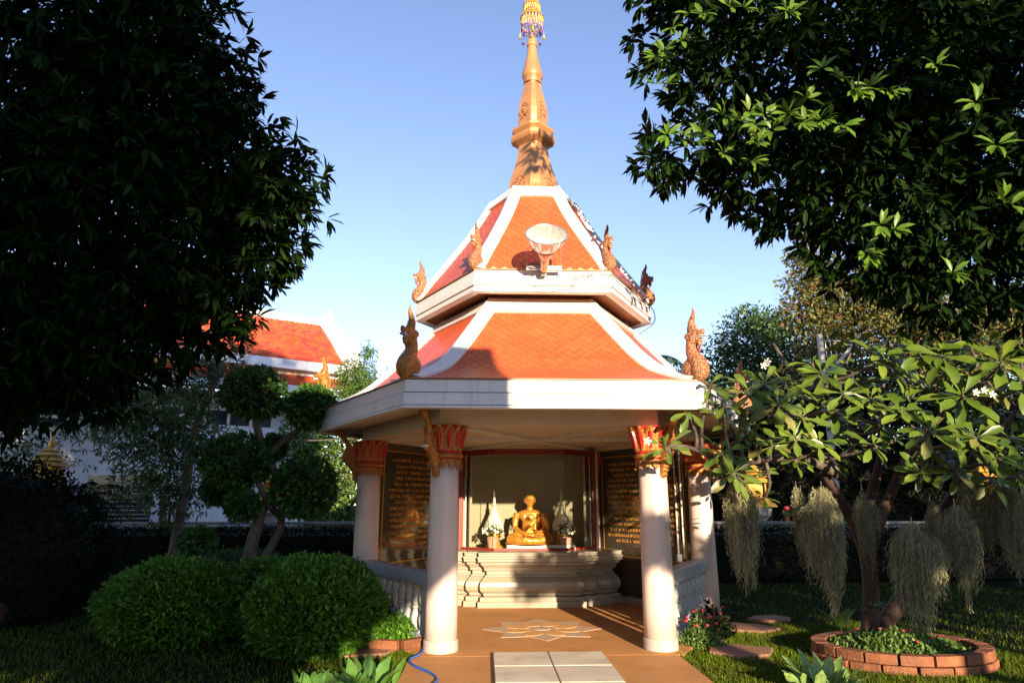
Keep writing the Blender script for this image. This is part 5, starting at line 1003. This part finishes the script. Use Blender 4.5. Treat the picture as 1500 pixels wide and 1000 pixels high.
# ================================================================== BEHIND THE CAMERA (unseen, placed and shaped to shade the garden)
# unseen block on pillars at the left, shaped to cast the shade edge
HL = thing('shade_hall', 'unseen white hall on pillars, shaped to cast shade, behind the photographer', 'building', (-6, -16, 0))
def uw(u, w, y): return Vector((u - .22 * y, y, w - .197 * y))
xr = uw(-1.08, 0, -14).x + 6; zb = uw(0, .55, -14).z; zt = uw(0, 3.02, -14).z
obj('shade_storey', MB().rings([[Vector((-9, 2, zb + .1)), Vector((xr - 1.4, 2, zb - .45)), Vector((xr, 2, zb + .25)), Vector((xr, 2, zt)), Vector((-9, 2, zt))], [Vector((-9, -2, zb + .1)), Vector((xr - 1.4, -2, zb - .45)), Vector((xr, -2, zb + .25)), Vector((xr, -2, zt)), Vector((-9, -2, zt))]]), wallw, HL)
for k in range(5): obj('pillar', MB().box((xr - 4.0 - 2.6 * k, 1.6, zb / 2), (.35, .35, zb)), wallw, HL)
def ctree(lab, base, bl, n, s): tree('unseen_shade_tree', lab, base, bl, n, s, lf_mango, 'lance', [[base, (base[0], base[1], 2.5), (base[0] + .2, base[1], 4.5)]], .2, whorl=8, droop=.3, shell=.1, group='unseen shade-casting trees behind the photographer', wid=1.3)  # unseen crowns laid out along the sun's rays to cast shade
cb = lambda u, w, y, ru, rw: (tuple(uw(u, w, y)), (ru, .7, rw))
ctree('unseen broad tree, shaped to cast shade, behind the photographer on the left', (-3, -19, 0), [cb(-6, 5.2, -19, 3.0, 1.7), cb(-9, 4.5, -19, 3, 2), cb(-6, 8, -19, 2.6, 1.8), cb(-9.5, 8, -19, 3, 2), cb(-4.2, 7, -19, 1.2, 1.2), cb(-6, 3.7, -19, 2.6, 1.0), cb(-9.8, 3.4, -19, 2.6, 1.2), cb(-5, 5.8, -19, 1.6, 1.5), cb(-7.5, 6.5, -19, 2, 2)], 36000, .35)
ctree('unseen dense bushy tree, shaped to cast shade, low behind the photographer on the left', (-2, -12.6, 0), [cb(-4.2, -.2, -12.5, 1.8, .7), cb(-7.5, .2, -12.5, 2.2, 1.0), cb(-10.5, .2, -12.5, 2.2, 1.1)], 9000, .3)
ctree('unseen tall tree, shaped to cast shade, behind the photographer on the right', (8, -16, 0), [cb(2.6, 5.6, -16, 1.2, 1.0), cb(5, 5.2, -16, 1.9, 1.4), cb(8, 5, -16, 2.2, 1.7), cb(4.8, 8, -16, 2.2, 1.1), cb(8, 8, -16, 2.4, 1.6)], 6000, .32)
ctree('unseen sparse tree, shaped to cast dapples, behind the photographer', (4.3, -13, 0), [cb(1.35, 1.75, -13, .48, .5), cb(1.9, 2.2, -13, .4, .4)], 720, .2)
ctree('unseen low spreading tree, shaped to cast shade, behind the photographer on the right', (6, -12.5, 0), [cb(.35, .68, -12.5, .45, .28), cb(.9, .66, -12.5, .45, .28), cb(1.7, .5, -12.5, .55, .45), cb(2.5, .5, -12.5, .8, .62), cb(3.6, .68, -12.5, 1.0, .85), cb(4.8, .7, -12.5, 1.0, .88), cb(6.2, .7, -12.5, 1.2, .95), cb(8, .7, -12.5, 1.4, 1.1), cb(10.5, .6, -12.5, 1.8, 1.0), cb(13.5, .6, -12.5, 2, 1.1), cb(5.7, 1.8, -12.5, .8, .8), cb(5.2, 1.7, -12.5, .6, .8), cb(7.2, 2.1, -12.5, 1.3, 1.4), cb(9.5, 2.1, -12.5, 1.6, 1.5), cb(12.5, 2.1, -12.5, 2, 1.5)], 56000, .2)
